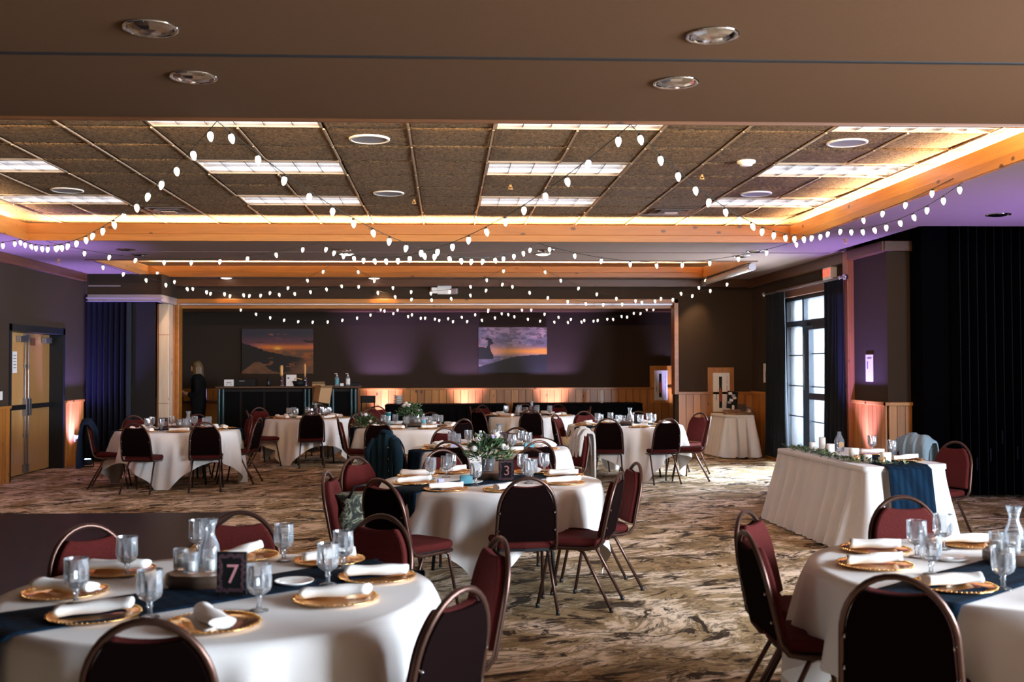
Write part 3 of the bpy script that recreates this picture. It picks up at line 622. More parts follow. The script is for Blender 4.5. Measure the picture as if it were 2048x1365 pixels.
# notices on the right wall
p1 = tag(MB().box((5.69, 18.55, 1.50), (.006, .30, .34)).build('wall_notice', 'paper'), 'white paper notice on the wall beside the far dark curtain', 'notice')
p2 = tag(MB().box((5.652, 13.86, 1.60), (.006, .25, .36)).build('wall_notice', 'paper'), 'white paper notice on the wall right of the glass door, above the pine panelling', 'notice')
MB().box((5.648, 13.92, 1.64), (.002, .03, .10)).build('logo', 'purpleprint', p2); MB().box((5.648, 13.86, 1.73), (.002, .14, .014)).build('text_line', 'greyprint', p2)
MB().box((5.686, 18.55, 1.47), (.002, .06, .12)).build('text_line', 'greyprint', p1)
# ------------------------------------------------------------------ canvas pictures
def vnoise(w_, h_, s, seed, oct=4):
    rng = np.random.RandomState(seed); out = np.zeros((h_, w_)); amp = 1; tot = 0
    for o in range(oct):
        g = rng.rand(int(h_ / s[1]) + 3, int(w_ / s[0]) + 3); y = np.arange(h_) / s[1]; x = np.arange(w_) / s[0]
        yi = y.astype(int); xi = x.astype(int); fy = (y - yi)[:, None]; fx = (x - xi)[None]; fy = fy * fy * (3 - 2 * fy); fx = fx * fx * (3 - 2 * fx)
        a = g[yi][:, xi]; b = g[yi][:, xi + 1]; c = g[yi + 1][:, xi]; d = g[yi + 1][:, xi + 1]
        out += amp * (a * (1 - fx) * (1 - fy) + b * fx * (1 - fy) + c * (1 - fx) * fy + d * fx * fy); tot += amp
        amp *= .55; s = (max(s[0] / 2, 1), max(s[1] / 2, 1))
    return out / tot
def canvas(name, label, x, y, z0, z1, w_, img):
    H_, W_ = img.shape[:2]; t = thing(name, label, 'picture', (x, y, z0)); h = z1 - z0
    MB().b2(-w_ / 2, w_ / 2, -.03, .0, 0, h).build('canvas_edge', 'black', t)
    vs = [(-w_ / 2 + w_ * i / W_, -.032, h * j / H_) for j in range(H_ + 1) for i in range(W_ + 1)]
    fs = [(j * (W_ + 1) + i, j * (W_ + 1) + i + 1, (j + 1) * (W_ + 1) + i + 1, (j + 1) * (W_ + 1) + i) for j in range(H_) for i in range(W_)]
    me = bpy.data.meshes.new('print_surface'); me.from_pydata(vs, [], fs); me.materials.append(M['print'])
    ca = me.color_attributes.new('Col', 'FLOAT_COLOR', 'CORNER')
    c = np.concatenate([img.reshape(-1, 3), np.ones((H_ * W_, 1))], 1); ca.data.foreach_set('color', np.repeat(c, 4, axis=0).ravel())
    o = bpy.data.objects.new('print_surface', me); C.objects.link(o); o.parent = t
def lerp(a, b, t): return a * (1 - t) + b * t
W_, H_ = 120, 80
U, V = np.meshgrid((np.arange(W_) + .5) / W_, (np.arange(H_) + .5) / H_)
A = lambda *c: np.array(c, float)
def sm(x, a, b): t = np.clip((x - a) / (b - a), 0, 1); return (t * t * (3 - 2 * t))[..., None]
n1 = vnoise(W_, H_, (30, 9), 1); n2 = vnoise(W_, H_, (12, 5), 5)
# seascape with low sun
im = lerp(A(.16, .05, .07), A(.04, .035, .05), sm(V, .62, .9)) + 0 * U[..., None]
im = lerp(im, A(.30, .09, .09), sm(n1, .5, .68) * sm(V, .5, .62) * (1 - sm(V, .72, .85)))
im = lerp(im, A(.40, .13, .08), sm(n2, .55, .7) * sm(.18 - abs(U - .5), 0, .1) * sm(V, .7, .78) * (1 - sm(V, .85, .92)))
gl = np.exp(-((V - .59) / .055) ** 2) * (1 - .3 * U) * np.clip((U - .15) / .2, 0, 1)
im = lerp(im, A(.85, .22, .015), np.clip(gl, 0, .95)[..., None])
im = lerp(im, A(1.0, .55, .08), np.clip(np.exp(-(((U - .5) / .05) ** 2 + ((V - .56) / .04) ** 2)), 0, 1)[..., None])
im = lerp(im, A(.03, .02, .02), sm(n1, .52, .62) * sm(V, .66, .7) * (1 - sm(V, .74, .8)))
sea = lerp(A(.16, .07, .035), A(.35, .10, .02), sm(n2, .5, .7)); im = lerp(im, sea, 1 - sm(V, .52, .54))
sh = .53 - .28 * (U - .2) + .05 * (n2 - .5); im = lerp(im, A(.010, .008, .008), (1 - sm(V, sh - .01, sh + .01) if False else np.where(V < sh, 1., 0.)[..., None]) * (1 - sm(U * 1. - V * .6, .55, .8)))
tr_ = .66 - .5 * U + .06 * vnoise(W_, H_, (3, 80), 9); im = np.where(((V < tr_) & (V > .45) & (U < .3))[..., None], A(.008, .007, .006), im)
rk = .26 * np.exp(-((U - .22) / .16) ** 2) + .03 * n2; im = lerp(im, A(.20, .085, .035) * (.5 + 1.0 * n2[..., None]), np.where(V < rk, .8, 0)[..., None])
im = lerp(im, A(.22, .08, .03), sm(n2, .66, .72) * np.where((V < .38) & (U > .3), .8, 0)[..., None])
canvas('canvas_picture', 'large canvas picture of an orange sun low over a dark rocky shore, behind the bar', -3.60, 22.78, 1.48, 2.44, 1.52, np.clip(im, 0, 1))
# lone tree picture
n3 = vnoise(W_, H_, (22, 8), 21); n4 = vnoise(W_, H_, (8, 4), 33)
im = lerp(A(.30, .22, .22), A(.16, .15, .18), sm(n3, .4, .62)) + 0 * U[..., None]
im = lerp(im, A(.55, .36, .34), sm(n3, .5, .66) * sm(U, .6, .9) * sm(V, .7, .8))
im = lerp(im, A(.10, .07, .08), sm(n4, .5, .62) * sm(V, .52, .6) * .8)
bd = np.exp(-((V - .47) / .075) ** 2) * (.45 + .75 * U); im = lerp(im, A(.95, .36, .03), np.clip(bd, 0, 1)[..., None]); im = lerp(im, A(.45, .24, .13), (np.exp(-((V - .52) / .1) ** 2) * (1 - U) * sm(n4, .45, .6)[..., 0])[..., None])
gr = .30 + .10 * U + .01 * n4; im = lerp(im, A(.10, .08, .075), np.where(V < .36, .85, 0)[..., None] * sm(n4, .3, .6)); im = np.where((V < gr - .16 * np.clip(.55 - U, 0, 1) * 2)[..., None], A(.008, .008, .009), im)
cl = .55 - 1.2 * np.clip(U - .08, 0, 1) + .02 * n4; cl = np.where(U > .08, cl + .15 * np.exp(-((U - .15) / .03) ** 2), cl); im = np.where(((V < cl) & (V > .3) & (U < .22))[..., None], A(.008, .008, .008), im)
for ux_, vy_, rx_, ry_ in ((.145, .56, .012, .06), (.155, .62, .018, .03), (.17, .68, .035, .04), (.13, .74, .03, .03), (.19, .66, .025, .04), (.16, .73, .035, .03)):
    im = np.where(((((U - ux_) / rx_) ** 2 + ((V - vy_) / ry_) ** 2) < 1)[..., None], A(.008, .008, .008), im)
canvas('canvas_picture', 'large canvas picture of a lone tree on a cliff under sunset clouds', 1.44, 22.78, 1.49, 2.47, 1.48, np.clip(im, 0, 1))

# ================================================================== FURNITURE
def make_chair():
    t = thing('banquet_chair', 'p', 'chair')
    z0, z1, zc = .44, .91, .675
    def bp(x, z, off=0.):       # a point on the reclined back plane
        k = (z - z0) / (z1 - z0); return (x, -.195 - .10 * k + off, z + off * .2)
    def hw(z): return (.206 - .012 * (z - z0) / (zc - z0)) if z < zc else .194 * math.sqrt(max(0, 1 - ((z - zc) / (z1 - zc)) ** 2))
    side = [bp(hw(z), z) for z in np.linspace(.47, zc, 5)]
    arc = [bp(.194 * math.cos(a), zc + (z1 - zc) * math.sin(a)) for a in np.linspace(0, PI, 19)[1:-1]]
    up_ = [(.190, .19, .415), (.196, .08, .412), (.202, -.10, .412), (.204, -.165, .425)] + side
    path = up_ + arc + [(-x, y, z) for x, y, z in up_[::-1]]
    MB().tube(path, .0125, 8).build('back_frame', 'frame', t)
    ins = .014; xs = .112
    def out(e, zt):
        pts = [(-(hw(z) - ins - e), z) for z in np.linspace(.485, zc, 4)]
        a1 = math.acos(xs / .194)
        L = [(-(.194 - ins - e) * math.cos(a), zc + (z1 - zc - ins) * math.sin(a)) for a in np.linspace(0, a1, 8)[1:]]
        M_ = [(x, zt + (L[-1][1] - zt) * (abs(x) / xs) ** 2.2) for x in np.linspace(-xs, xs, 9)[1:-1]]
        return pts + L + M_ + [(-x, z) for x, z in (pts + L)[::-1]]
    def slab(e, y0, y1, zt):
        P = out(e, zt); n_ = len(P); a = [bp(x, z, y0) for x, z in P]; b = [bp(x, z, y1) for x, z in P]
        return MB().add(a + b, [tuple(range(n_)), tuple(range(n_, 2 * n_))[::-1]] + [(i, (i + 1) % n_, n_ + (i + 1) % n_, n_ + i) for i in range(n_)])
    slab(0, -.004, .042, .842).build('backrest', 'red', t, bevel=.012)
    slab(.001, -.014, -.004, .844).build('back_panel', 'redback', t)
    for sx in (-1, 1):
        for z in (.56, .68): MB().lathe([(.001, -.006), (.008, -.004), (.008, .004)], 8).build('bolt', 'chrome', t).matrix_local = Matrix.Translation(bp(sx * (hw(z) - .012), z, -.015)) @ Matrix.Rotation(PI / 2, 4, 'X')
    st = [(-.185, -.17), (-.20, .0), (-.205, .17), (-.17, .225), (0, .24), (.17, .225), (.205, .17), (.20, 0), (.185, -.17), (0, -.185)]
    MB().poly(st, .055, 'z', (0, 0, .452)).build('seat', 'red', t, bevel=.022)
    MB().poly([(x * .9, y * .9) for x, y in st], .02, 'z', (0, 0, .418)).build('seat_pan', 'black', t)
    for sx in (-1, 1):
        for k, P in enumerate(([(.165, .13, .405), (.178, .17, .39), (.200, .245, .012)], [(.160, -.02, .405), (.172, -.07, .385), (.200, -.265, .012)])):
            lg = MB().tube([(sx * x, y, z) for x, y, z in P], .0115, 8).build('leg', 'frame', t)
            MB().lathe([(.014, 0), (.014, .025), (.011, .03)], 10, (sx * P[-1][0], P[-1][1], 0), True, True).build('glide', 'glide', lg)
    MB().tube([(-.166, .13, .404), (.166, .13, .404)], .009, 6).tube([(-.16, -.02, .404), (.16, -.02, .404)], .009, 6).build('stretcher', 'frame', t)
    return t
chair0 = make_chair()
def dname(a):
    k = int(round(((a + 360) % 360) / 45.)) % 8
    return ['right side', 'back right', 'back', 'back left', 'left side', 'front left', 'front', 'front right'][k]
def chair(bx, by, face, label, group):
    d = (math.cos(R(face)), math.sin(R(face)))
    return first(chair0, (bx + .30 * d[0], by + .30 * d[1], 0), R(face - 90), label, group)
def make_table(Rr):
    t = thing('round_table', 'p', 'table')
    MB().lathe([(.001, .715), (Rr - .01, .715), (Rr, .722), (Rr, .742), (Rr - .01, .748), (.001, .748)], 48).build('tabletop', 'oak', t)
    for sx in (-1, 1):
        for sy in (-1, 1):
            MB().tube([(sx * .28, sy * .12, .71), (sx * .29, sy * .30, .56), (sx * .30, sy * .42, .38), (sx * .32, sy * .46, .015)], .014, 8).build('leg', 'black', t)
        MB().tube([(sx * .28, -.12, .71), (sx * .28, .12, .71)], .014, 8).tube([(sx * .29, -.30, .56), (sx * .29, .30, .56)], .010, 6).build('leg_brace', 'black', t)
    return t
def make_cloth(Rr, half, rot, seed):
    rng = random.Random(seed); K = 192; top = .757; rs = []
    for r_ in (.02, Rr * .5, Rr * .93, Rr + .002): rs.append([(r_ * math.cos(2 * PI * j / K), r_ * math.sin(2 * PI * j / K), top) for j in range(K)])
    ph = [rng.uniform(0, 2 * PI) for _ in range(4)]
    dr_ = []
    for j in range(K):
        a = 2 * PI * j / K - rot; s_ = half / max(abs(math.cos(a)), abs(math.sin(a))); dr_.append(min(s_ - Rr, .742))
    for i in range(1, 15):
        t = i / 14.; row = []
        for j in range(K):
            a = 2 * PI * j / K; D = dr_[j]; z = top - D * t - .004
            am = min(1, t * D / .35)
            fold = (.045 * math.sin(7 * a + ph[0]) + .060 * math.sin(15 * a + ph[1] + t) * (.6 + .4 * math.sin(3 * a + ph[3])) + .030 * math.sin(26 * a + ph[2] + 1.5 * t)) * am
            cs = abs(math.cos(2 * (a - rot)))      # 1 mid side, 0 corner
            cone = (.055 * (1 - cs) * math.sin(4 * (a - rot) * 2) - .05 * (1 - cs) ** 2) * am
            rr_ = Rr + .010 + .012 * min(1, t * 6) + .05 * t * D / .5 + fold * .8 + cone
            row.append((rr_ * math.cos(a), rr_ * math.sin(a), z))
        rs.append(row)
    o = MB().rings(rs, True, True).build('tablecloth', 'cloth'); return o
def make_runner(Rr, wd_, La, Lb, seed=0, hf=0.):
    # strip along local X, hangs down past the round edge at each end
    nu, nv = 70, 10; rs = []; rng = random.Random(seed); p = rng.uniform(0, 6)
    for i in range(nu + 1):
        s_ = -La + (La + Lb) * i / nu; row = []
        for j in range(nv + 1):
            y = (j / nv - .5) * wd_; xe = math.sqrt(max(0, (Rr + .012) ** 2 - y * y)); x = s_; z = .7605
            ax = abs(s_)
            if ax > xe:
                dz = ax - xe; x = math.copysign(xe + .028 + .10 * dz + .012 * math.sin(14 * y / wd_ + p), s_); z = .7605 - dz; y = y * (1 - .25 * dz)
            else: z += .0015 * math.sin(40 * y + 9 * s_ + p)
            row.append((x, y, z))
        rs.append(row)
    o = MB().rings(rs, False).build('table_runner', 'navy'); m_ = o.modifiers.new('t', 'SOLIDIFY'); m_.thickness = .002; m_.offset = 1
    return o
# tableware prototypes
def make_charger():
    t = thing('charger_plate', 'p', 'plate')
    MB().lathe([(.001, .004), (.115, .004), (.125, .006), (.160, .013), (.163, .015), (.163, .011), (.12, .001), (.001, .0)], 40, wob=lambda j, z: .012 * (z > .009) * (1 if j % 2 else -1)).build('plate', 'gold', t)
    mb = MB()
    for k in range(54): a = 2 * PI * k / 54; mb.ball((.158 * math.cos(a), .158 * math.sin(a), .0145), .0055, (1, 1, .7), 5, 3)
    mb.build('beaded_rim', 'gold', t); return t
def make_napkin(kind):
    t = thing('rolled_napkin', 'p', 'napkin'); L = .25; rs = []; rng = random.Random(kind)
    for i in range(15):
        u = i / 14 - .5; row = []
        for j in range(16):
            a = 2 * PI * j / 16; k = .9 + .22 * math.sin(3 * a + kind + 3 * u) * .35 + .10 * math.sin(9 * u + kind)
            row.append((u * L + .01 * math.cos(a), (.036 + .008 * (kind == 2) * (1 - 2 * u)) * k * math.cos(a) + .012 * math.sin(3 * u + kind), .024 + .023 * k * math.sin(a) + (.014 * u * (kind == 1))))
        rs.append(row)
    MB().rings(rs, True, True, True).build('roll', 'napkin', t)
    mb = MB(); rs = []
    for i in range(9):
        u = i / 8 - .5; rs.append([(u * L * .94, .030 + .04 * v + .006 * math.sin(7 * u + 3 * v), .004 + .010 * (1 - v) + .004 * math.sin(6 * u)) for v in (0, .33, .66, 1)])
    mb.rings(rs, False); o = mb.build('fold_flap', 'napkin', t); o.modifiers.new('t', 'SOLIDIFY').thickness = .004
    return t
def make_goblet():
    t = thing('water_goblet', 'p', 'glass')
    fl_ = lambda j, z: .07 * (1 if j % 2 else -1) * (.062 < z < .135)
    MB().lathe([(.0, .058), (.020, .060), (.036, .072), (.042, .088), (.043, .110), (.043, .160), (.0445, .170), (.041, .169), (.040, .115), (.036, .086), (.018, .070), (.0, .068)], 18, smooth=False, wob=fl_).build('bowl', 'glass', t)
    MB().lathe([(.0, .062), (.014, .058), (.008, .048), (.013, .041), (.008, .034), (.010, .013), (.0, .012)], 12).build('stem', 'glass', t)
    MB().lathe([(.0, .014), (.012, .012), (.034, .005), (.036, .002), (.034, .0), (.0, .0)], 18).build('foot', 'glass', t); return t
def make_votive():
    t = thing('votive_holder', 'p', 'candle holder')
    MB().lathe([(.0, .0), (.026, .0), (.030, .004), (.031, .085), (.028, .085), (.027, .010), (.0, .009)], 14, smooth=False).build('cup', 'glass', t)
    MB().lathe([(.0, .01), (.024, .01), (.024, .045), (.0, .046)], 12).build('candle', 'flame', t); return t
def make_carafe():
    t = thing('carafe', 'p', 'carafe')
    MB().lathe([(.0, .0), (.036, .0), (.043, .006), (.046, .04), (.040, .085), (.024, .125), (.021, .140), (.025, .160), (.036, .195), (.033, .195), (.022, .160), (.018, .140), (.021, .122), (.037, .083), (.042, .04), (.038, .01), (.0, .008)], 20).build('body', 'clear', t)
    MB().lathe([(.036, .0), (.044, .0), (.046, .01), (.042, .014)], 20).build('base_ring', 'glass', t); return t
def make_slab():
    t = thing('wood_slice', 'p', 'wood slice'); wb_ = lambda j, z: .06 * math.sin(j * .9) + .035 * math.sin(j * 2.3 + 1)
    MB().lathe([(.0, .0), (.135, .0), (.145, .008), (.145, .048), (.138, .055)], 26, wob=wb_).build('bark', 'slab', t)
    MB().lathe([(.138, .055), (.10, .0556), (.0, .056)], 26, wob=wb_).build('cut_face', 'slab_top', t); return t
def make_sideplate():
    t = thing('side_plate', 'p', 'plate')
    MB().lathe([(.0, .006), (.05, .006), (.056, .008), (.078, .016), (.080, .016), (.078, .012), (.05, .0), (.0, .0)], 32).build('dish', 'china', t); return t
P_ = dict(ch=make_charger(), n0=make_napkin(0), n1=make_napkin(1), n2=make_napkin(2), gob=make_goblet(), vot=make_votive(), car=make_carafe(), slab=make_slab(), sp=make_sideplate())
TZ = .7585
def nsign(x, y, z, num, face, label, sc=1.):
    t = thing('table_number_sign', label, 'sign', (x, y, z), face)
    MB().box((0, 0, .0875), (.118, .012, .165)).box((0, .012, .004), (.10, .06, .008)).build('board', 'black', t, bevel=.003)
    mb = MB()
    rng = random.Random(5)
    for s_ in range(60):
        q = s_ / 60 * .50; L1 = .14; L2 = .095
        if q < .14: px, pz = -.049, .017 + q
        elif q < .235: px, pz = -.049 + (q - .14), .159
        elif q < .375: px, pz = .049, .159 - (q - .235)
        else: px, pz = .049 - (q - .375), .017
        mb.box((px * (1 - rng.uniform(0, .18)), -.0068, .0875 + (pz - .0875) * (1 - rng.uniform(0, .12))), (.013, .0012, .010), 0, 0, rng.uniform(0, 3))
    mb.build('border_print', 'pinkdim', t)
    if num: text('numeral', num, .105 if len(num) < 2 else .085, 'pink', t, (.004, -.0075, .082), FRONT, .0006, .9)
    return t
def setting(cx, cy, px, py, ang, d, tn, k, gob=None, side=False):
    first(P_['ch'], (px, py, TZ), 0, 'gold beaded charger plate at the %s of %s' % (d, tn), 'gold charger plates')
    first(P_['n%d' % (k % 3)], (px, py, TZ + .012), R(ang), 'rolled cream napkin at the %s of %s' % (d, tn), 'rolled napkins')
    if gob: first(P_['gob'], (gob[0], gob[1], TZ), R(17 * k), 'cut-glass water goblet at the %s of %s' % (d, tn), 'cut-glass water goblets')
TABLES = {}
tproto = {}
def table(key, tn, cx, cy, Rr, half, rot, runner, sets=None, off=0., ns=8, deco=True):
    q = round(Rr, 2)
    if q not in tproto: tproto[q] = make_table(q)
    first(tproto[q], (cx, cy, 0), R(20), 'round folding table under the cloth, %s' % tn, 'round banquet tables', used=tproto.setdefault('u%s' % q, {}))
    cl = make_cloth(Rr, half, R(rot), cx * 7 + cy); cl.location = (cx, cy, 0); tag(cl, 'square white cloth draped over %s' % tn, 'tablecloth', 'white tablecloths')
    if runner:
        ra, wd_, la, lb = runner[:4]; sx = runner[4] if len(runner) > 4 else 0
        rn_ = make_runner(Rr, wd_, la, lb, int(cx * 10)); rn_.location = (cx, cy, 0.0); rn_.rotation_euler = (0, 0, R(ra)); tag(rn_, 'navy plaid runner laid across %s' % tn, 'table runner', 'navy table runners')
    if sets is None:
        sets = []
        for k in range(ns):
            a = off + 360. / ns * k; sets.append((cx + (Rr - .22) * math.cos(R(a)), cy + (Rr - .22) * math.sin(R(a)), a + 90, (cx + (Rr - .42) * math.cos(R(a + 12)), cy + (Rr - .42) * math.sin(R(a + 12)))))
    seen = {}
    for k, (px, py, na, gb_) in enumerate(sets):
        a = math.degrees(math.atan2(py - cy, px - cx)); d = dname(a)
        if d in seen: d = d + ', next seat,'
        seen[d] = 1
        setting(cx, cy, px, py, na, d, tn, k, gb_)
# near left table, number 7
N7 = 'the near left table'
g7 = [(-1.39, 4.05), (-1.05, 3.81), (-.68, 3.89), (-1.35, 4.55), (-1.16, 5.02), (-.74, 4.87), (-.45, 4.65), (-.48, 4.33)]
pl7 = [(-1.49, 4.22, -25), (-1.25, 3.83, 14), (-.80, 3.68, 120), (-1.42, 4.65, -4), (-.94, 4.97, 60), (-.53, 4.84, 30), (-.29, 4.46, 3), (-.42, 4.05, -3)]
table('7', N7, -.89, 4.22, .84, 1.18, 28, (38, .36, 1.30, .93), [(x, y, a, g) for (x, y, a), g in zip(pl7, g7)])
def centre(tn, cx, cy, num, sgn, face=0., car=(.08, .06), vots=((-.06, .05), (-.02, -.02), (.09, -.05)), sideplate=None):
    first(P_['slab'], (cx, cy, TZ), 0, 'round raw wood slice at the centre of %s' % tn, 'wood slice centrepieces')
    if car: first(P_['car'], (cx + car[0], cy + car[1], TZ + .056), 0, 'small clear glass carafe on the wood slice of %s' % tn, 'clear glass carafes')
    for i, v in enumerate(vots):
        first(P_['vot'], (cx + v[0], cy + v[1], TZ + .056), i, 'small glass votive, %s one on the wood slice of %s' % (['left', 'middle', 'right'][i], tn), 'glass votives')
    if num is not None: nsign(cx + sgn[0], cy + sgn[1], TZ, num, R(face), 'black framed table sign %s on %s' % (('bearing a pink ' + {'7': 'seven', '3': 'three', '2': 'two', '1': 'one', '9': 'nine', '10': 'ten'}[num]) if num else 'turned in glare', tn))
centre(N7, -.99, 4.38, '7', (.16, -.23), -6, (.0, .10), ((-.10, .03), (-.04, -.05), (.03, -.02)))
first(P_['sp'], (-.62, 4.36, TZ), 0, 'white side plate right of the sign on the near left table', 'side plates')
# middle flower table
N3 = 'the middle flower table'
s3 = [(-.23, 8.5, -6, (-.12, 8.30)), (-.24, 7.99, 4, (0.0, 8.43)), (.0, 7.56, 14, (.22, 7.82)), (.42, 7.50, 50, (.62, 7.95)), (.06, 8.78, 30, (.04, 8.66)), (.72, 8.74, 100, (.62, 8.55)), (.94, 8.45, 8, (.80, 8.62)), (.88, 7.92, -6, (.66, 8.12))]
table('3', N3, .35, 8.15, .84, 1.10, 38, (40, .34, 1.22, .95), s3)
centre(N3, .35, 8.30, '3', (.11, -.22), -4, None, ())
# table 2
N2 = 'the second middle table'
table('2', N2, .47, 11.4, .84, 1.12, 10, (24, .34, 1.15, 1.0), None, 20)
centre(N2, .50, 11.45, '2', (.10, -.12), -3)
N1 = 'the right rear table'
table('1', N1, 2.65, 15.55, .84, 1.22, 48, (35, .34, 1.35, 1.0), None, 10)
centre(N1, 2.66, 15.6, '1', (.15, -.2), -8)
N8 = 'the back centre table'
table('8', N8, 1.45, 18.7, .84, 1.15, 5, (25, .34, 1.3, 1.0), None, 5)
centre(N8, 1.45, 18.75, '', (.12, -.2), -10)
N9 = 'the back left table'
table('9', N9, -2.35, 18.25, .76, 1.18, 25, (18, .32, 1.2, 1.0), None, 0)
centre(N9, -2.33, 18.3, '9', (.06, -.15), 4)
N6 = 'the turquoise tumbler table'
table('6', N6, -.5, 15.4, .84, 1.15, 5, (14, .34, 1.6, 1.0), None, 25)
centre(N6, -.50, 15.42, None, (0, 0), 0, None, ((.06, -.06), (.1, .04), (-.1, -.05)))
N10 = 'the far left table'
table('10', N10, -3.75, 15.0, .84, 1.24, 45, (12, .34, 1.2, 1.0), None, 15)
centre(N10, -3.72, 15.05, '10', (-.22, -.12), 8)
NR = 'the near right table'
sR = [(2.05, 4.98, -4, (2.17, 4.80)), (1.89, 4.60, -3, (2.05, 4.40)), (2.02, 4.14, 12, (2.20, 4.10)), (2.56, 5.12, -10, (2.39, 5.0)), (2.44, 3.88, 20, (2.55, 4.1)), (2.95, 4.9, -60, (2.8, 4.8)), (3.05, 4.4, 90, (2.85, 4.4)), (2.9, 4.0, 60, (2.7, 4.05))]
table('R', NR, 2.44, 4.48, .84, 1.20, 10, (38, .36, 1.42, 1.0), sR)
centre(NR, 2.56, 4.64, None, (0, 0), 0, (.0, .03), ((-.10, .0), (-.06, -.07), (.09, -.03)))
first(P_['sp'], (2.29, 4.72, TZ), 0, 'white side plate left of the wood slice on the near right table', 'side plates')
first(P_['sp'], (.20, 8.02, TZ), 0, 'white side plate left of the flowers on the middle flower table', 'side plates')
# chairs: back-top position, facing angle
CG = 'burgundy banquet chairs'
CHL = {'7': (-.89, 4.22, N7, [(-.87, 3.11), (.06, 3.50), (.24, 4.51), (-.31, 5.23), (-1.04, 5.40), (-1.67, 4.99)]),
 '3': (.35, 8.15, N3, [(.54, 6.91, 96), (-.44, 6.88, 46), (-.74, 8.58, -40), (-.84, 7.39, -8), (-.04, 9.25), (.75, 9.25), (1.20, 7.20, 160), (1.44, 7.90, 188)]),
 '2': (.47, 11.4, N2, [(.02, 10.25), (.90, 10.22), (.84, 12.45), (-.02, 12.50), (1.58, 12.15, 205), (-.62, 11.2, 52)]),
 '1': (2.65, 15.55, N1, [(2.23, 14.46, 80), (3.05, 14.39, 102), (2.19, 16.75, -75), (3.78, 14.95, 168), (3.88, 15.98, 215), (3.05, 16.65), (1.50, 14.95, 2), (1.62, 15.72, -28)]),
 '8': (1.45, 18.7, N8, [(1.41, 17.49), (.52, 17.95), (.42, 18.75), (.66, 19.55), (2.12, 19.85), (1.48, 19.92), (2.56, 18.6)]),
 '9': (-2.35, 18.25, N9, [(-2.15, 17.07), (-3.30, 18.78, -50), (-2.25, 19.45), (-3.29, 17.56, 15)]),
 '6': (-.5, 15.4, N6, [(-.90, 14.10, 84), (.25, 14.50, 130), (-1.52, 14.85, 10), (-.24, 16.6), (-1.35, 16.30, -55)]),
 '10': (-3.75, 15.0, N10, [(-4.0, 13.74, 82), (-3.14, 13.91, 98), (-4.85, 14.54, 10), (-4.64, 15.9, -50), (-3.77, 16.25), (-2.88, 15.8, 200), (-2.62, 15.04, 172)]),
 'R': (2.44, 4.48, NR, [(1.56, 3.62, 58), (1.31, 4.62, 0), (1.50, 5.28, -38), (2.54, 5.80)])}
CH_ = {}
for key, (tx, ty, tn, L) in CHL.items():
    seen = {}
    for i, c_ in enumerate(L):
        a = math.degrees(math.atan2(c_[1] - ty, c_[0] - tx)); d = dname(a); face = c_[2] if len(c_) > 2 else a + 180
        if d in seen: d += ', second one'
        seen[d] = 1
        CH_[key, i] = chair(c_[0], c_[1], face, 'burgundy banquet chair at the %s of %s' % (d, tn), CG)
CH_['H', 0] = chair(4.85, 9.85, 208, 'burgundy banquet chair at the head table, nearer one, its orange-lit back uncovered', CG)
CH_['H', 1] = chair(4.85, 10.72, 205, 'burgundy banquet chair at the head table with a pale denim jacket over its back', CG)
chair(-1.28, 18.1, -80, 'burgundy banquet chair standing free before the second bar counter', CG)
chair(-1.25, 19.2, -95, 'burgundy banquet chair standing free farthest back, lit pink by the wall', CG)
# ------------------------------------------------------------------ clothing on chairs
def drape(name, ch, m, label, cat, w_=.25, zb=.45, zf=.62, extra=0., cloth=0., sleeves=True):
    t = thing(name, label, cat, ch.location, ch.rotation_euler[2]); nu, nv = 22, 26; rs = []
    for j in range(nv + 1):
        v = j / nv; row = []
        for i in range(nu + 1):
            u = i / nu * 2 - 1; x = u * w_ * (1 + .12 * abs(v - .5)); top_z = .935 - .07 * abs(u) ** 2.5
            if v < .5: k = v / .5; z = zb + (top_z - zb) * math.sin(k * PI / 2) ** .8; y = -.335 - .03 * (1 - k) + .045 * k ** 4 - .03
            else: k = (v - .5) / .5; z = top_z - (top_z - zf) * k ** 1.2; y = -.275 + .06 * min(1, k * 3) + .03 * k
            wr_ = .014 * math.sin(11 * u + 5 * v) + .010 * math.sin(23 * u + 2 * v)
            row.append((x + extra * (.5 - v), y + wr_, z + .010 * math.sin(8 * u + cloth)))
        rs.append(row)
    o = MB().rings(rs, False).build('body', m, t); s_ = o.modifiers.new('t', 'SOLIDIFY'); s_.thickness = .012
    if sleeves:
        for sx in (-1, 1):
            MB().tube([(sx * w_ * .9, -.33, .86), (sx * (w_ + .05), -.36, .74), (sx * (w_ + .045), -.35, .60), (sx * (w_ + .02), -.34, .46)], .05, 10, rr=[.045, .055, .05, .042]).build('sleeve', m, t)
        mb = MB()
        for k in range(3): mb.ball((w_ * .55, -.37 - .01, .55 + .12 * k), .010, (1, .5, 1), 6, 4)
        mb.build('button', 'chrome', t)
        MB().tube([(-w_ * .5, -.31, .94), (-.02, -.345, .955), (w_ * .5, -.31, .94)], .022, 8).build('collar', m, t)
    return t
drape('denim_jacket', CH_['2', 5], 'denim', 'dark blue denim jacket hung over a chair left of the second middle table', 'jacket', .15, .30, .50)
drape('denim_jacket', CH_['H', 1], 'lightdenim', 'pale blue denim jacket over the farther chair at the head table', 'jacket', .22, .45, .55, 0, 0, False)
drape('shawl', CH_['2', 4], 'shawl', 'cream shawl hung over the chair at the back right of the second middle table', 'shawl', .13, .34, .60, .0, 2, False)
drape('coat', CH_['10', 2], 'navycoat', 'dark navy coat hung on the chair at the left side of the far left table', 'coat', .18, .28, .50, 0, 1, False)
bg = thing('tote_bag', 'mottled dark green bag on a chair seat left of the middle flower table', 'bag', (-.62, 7.42, .48), .3)
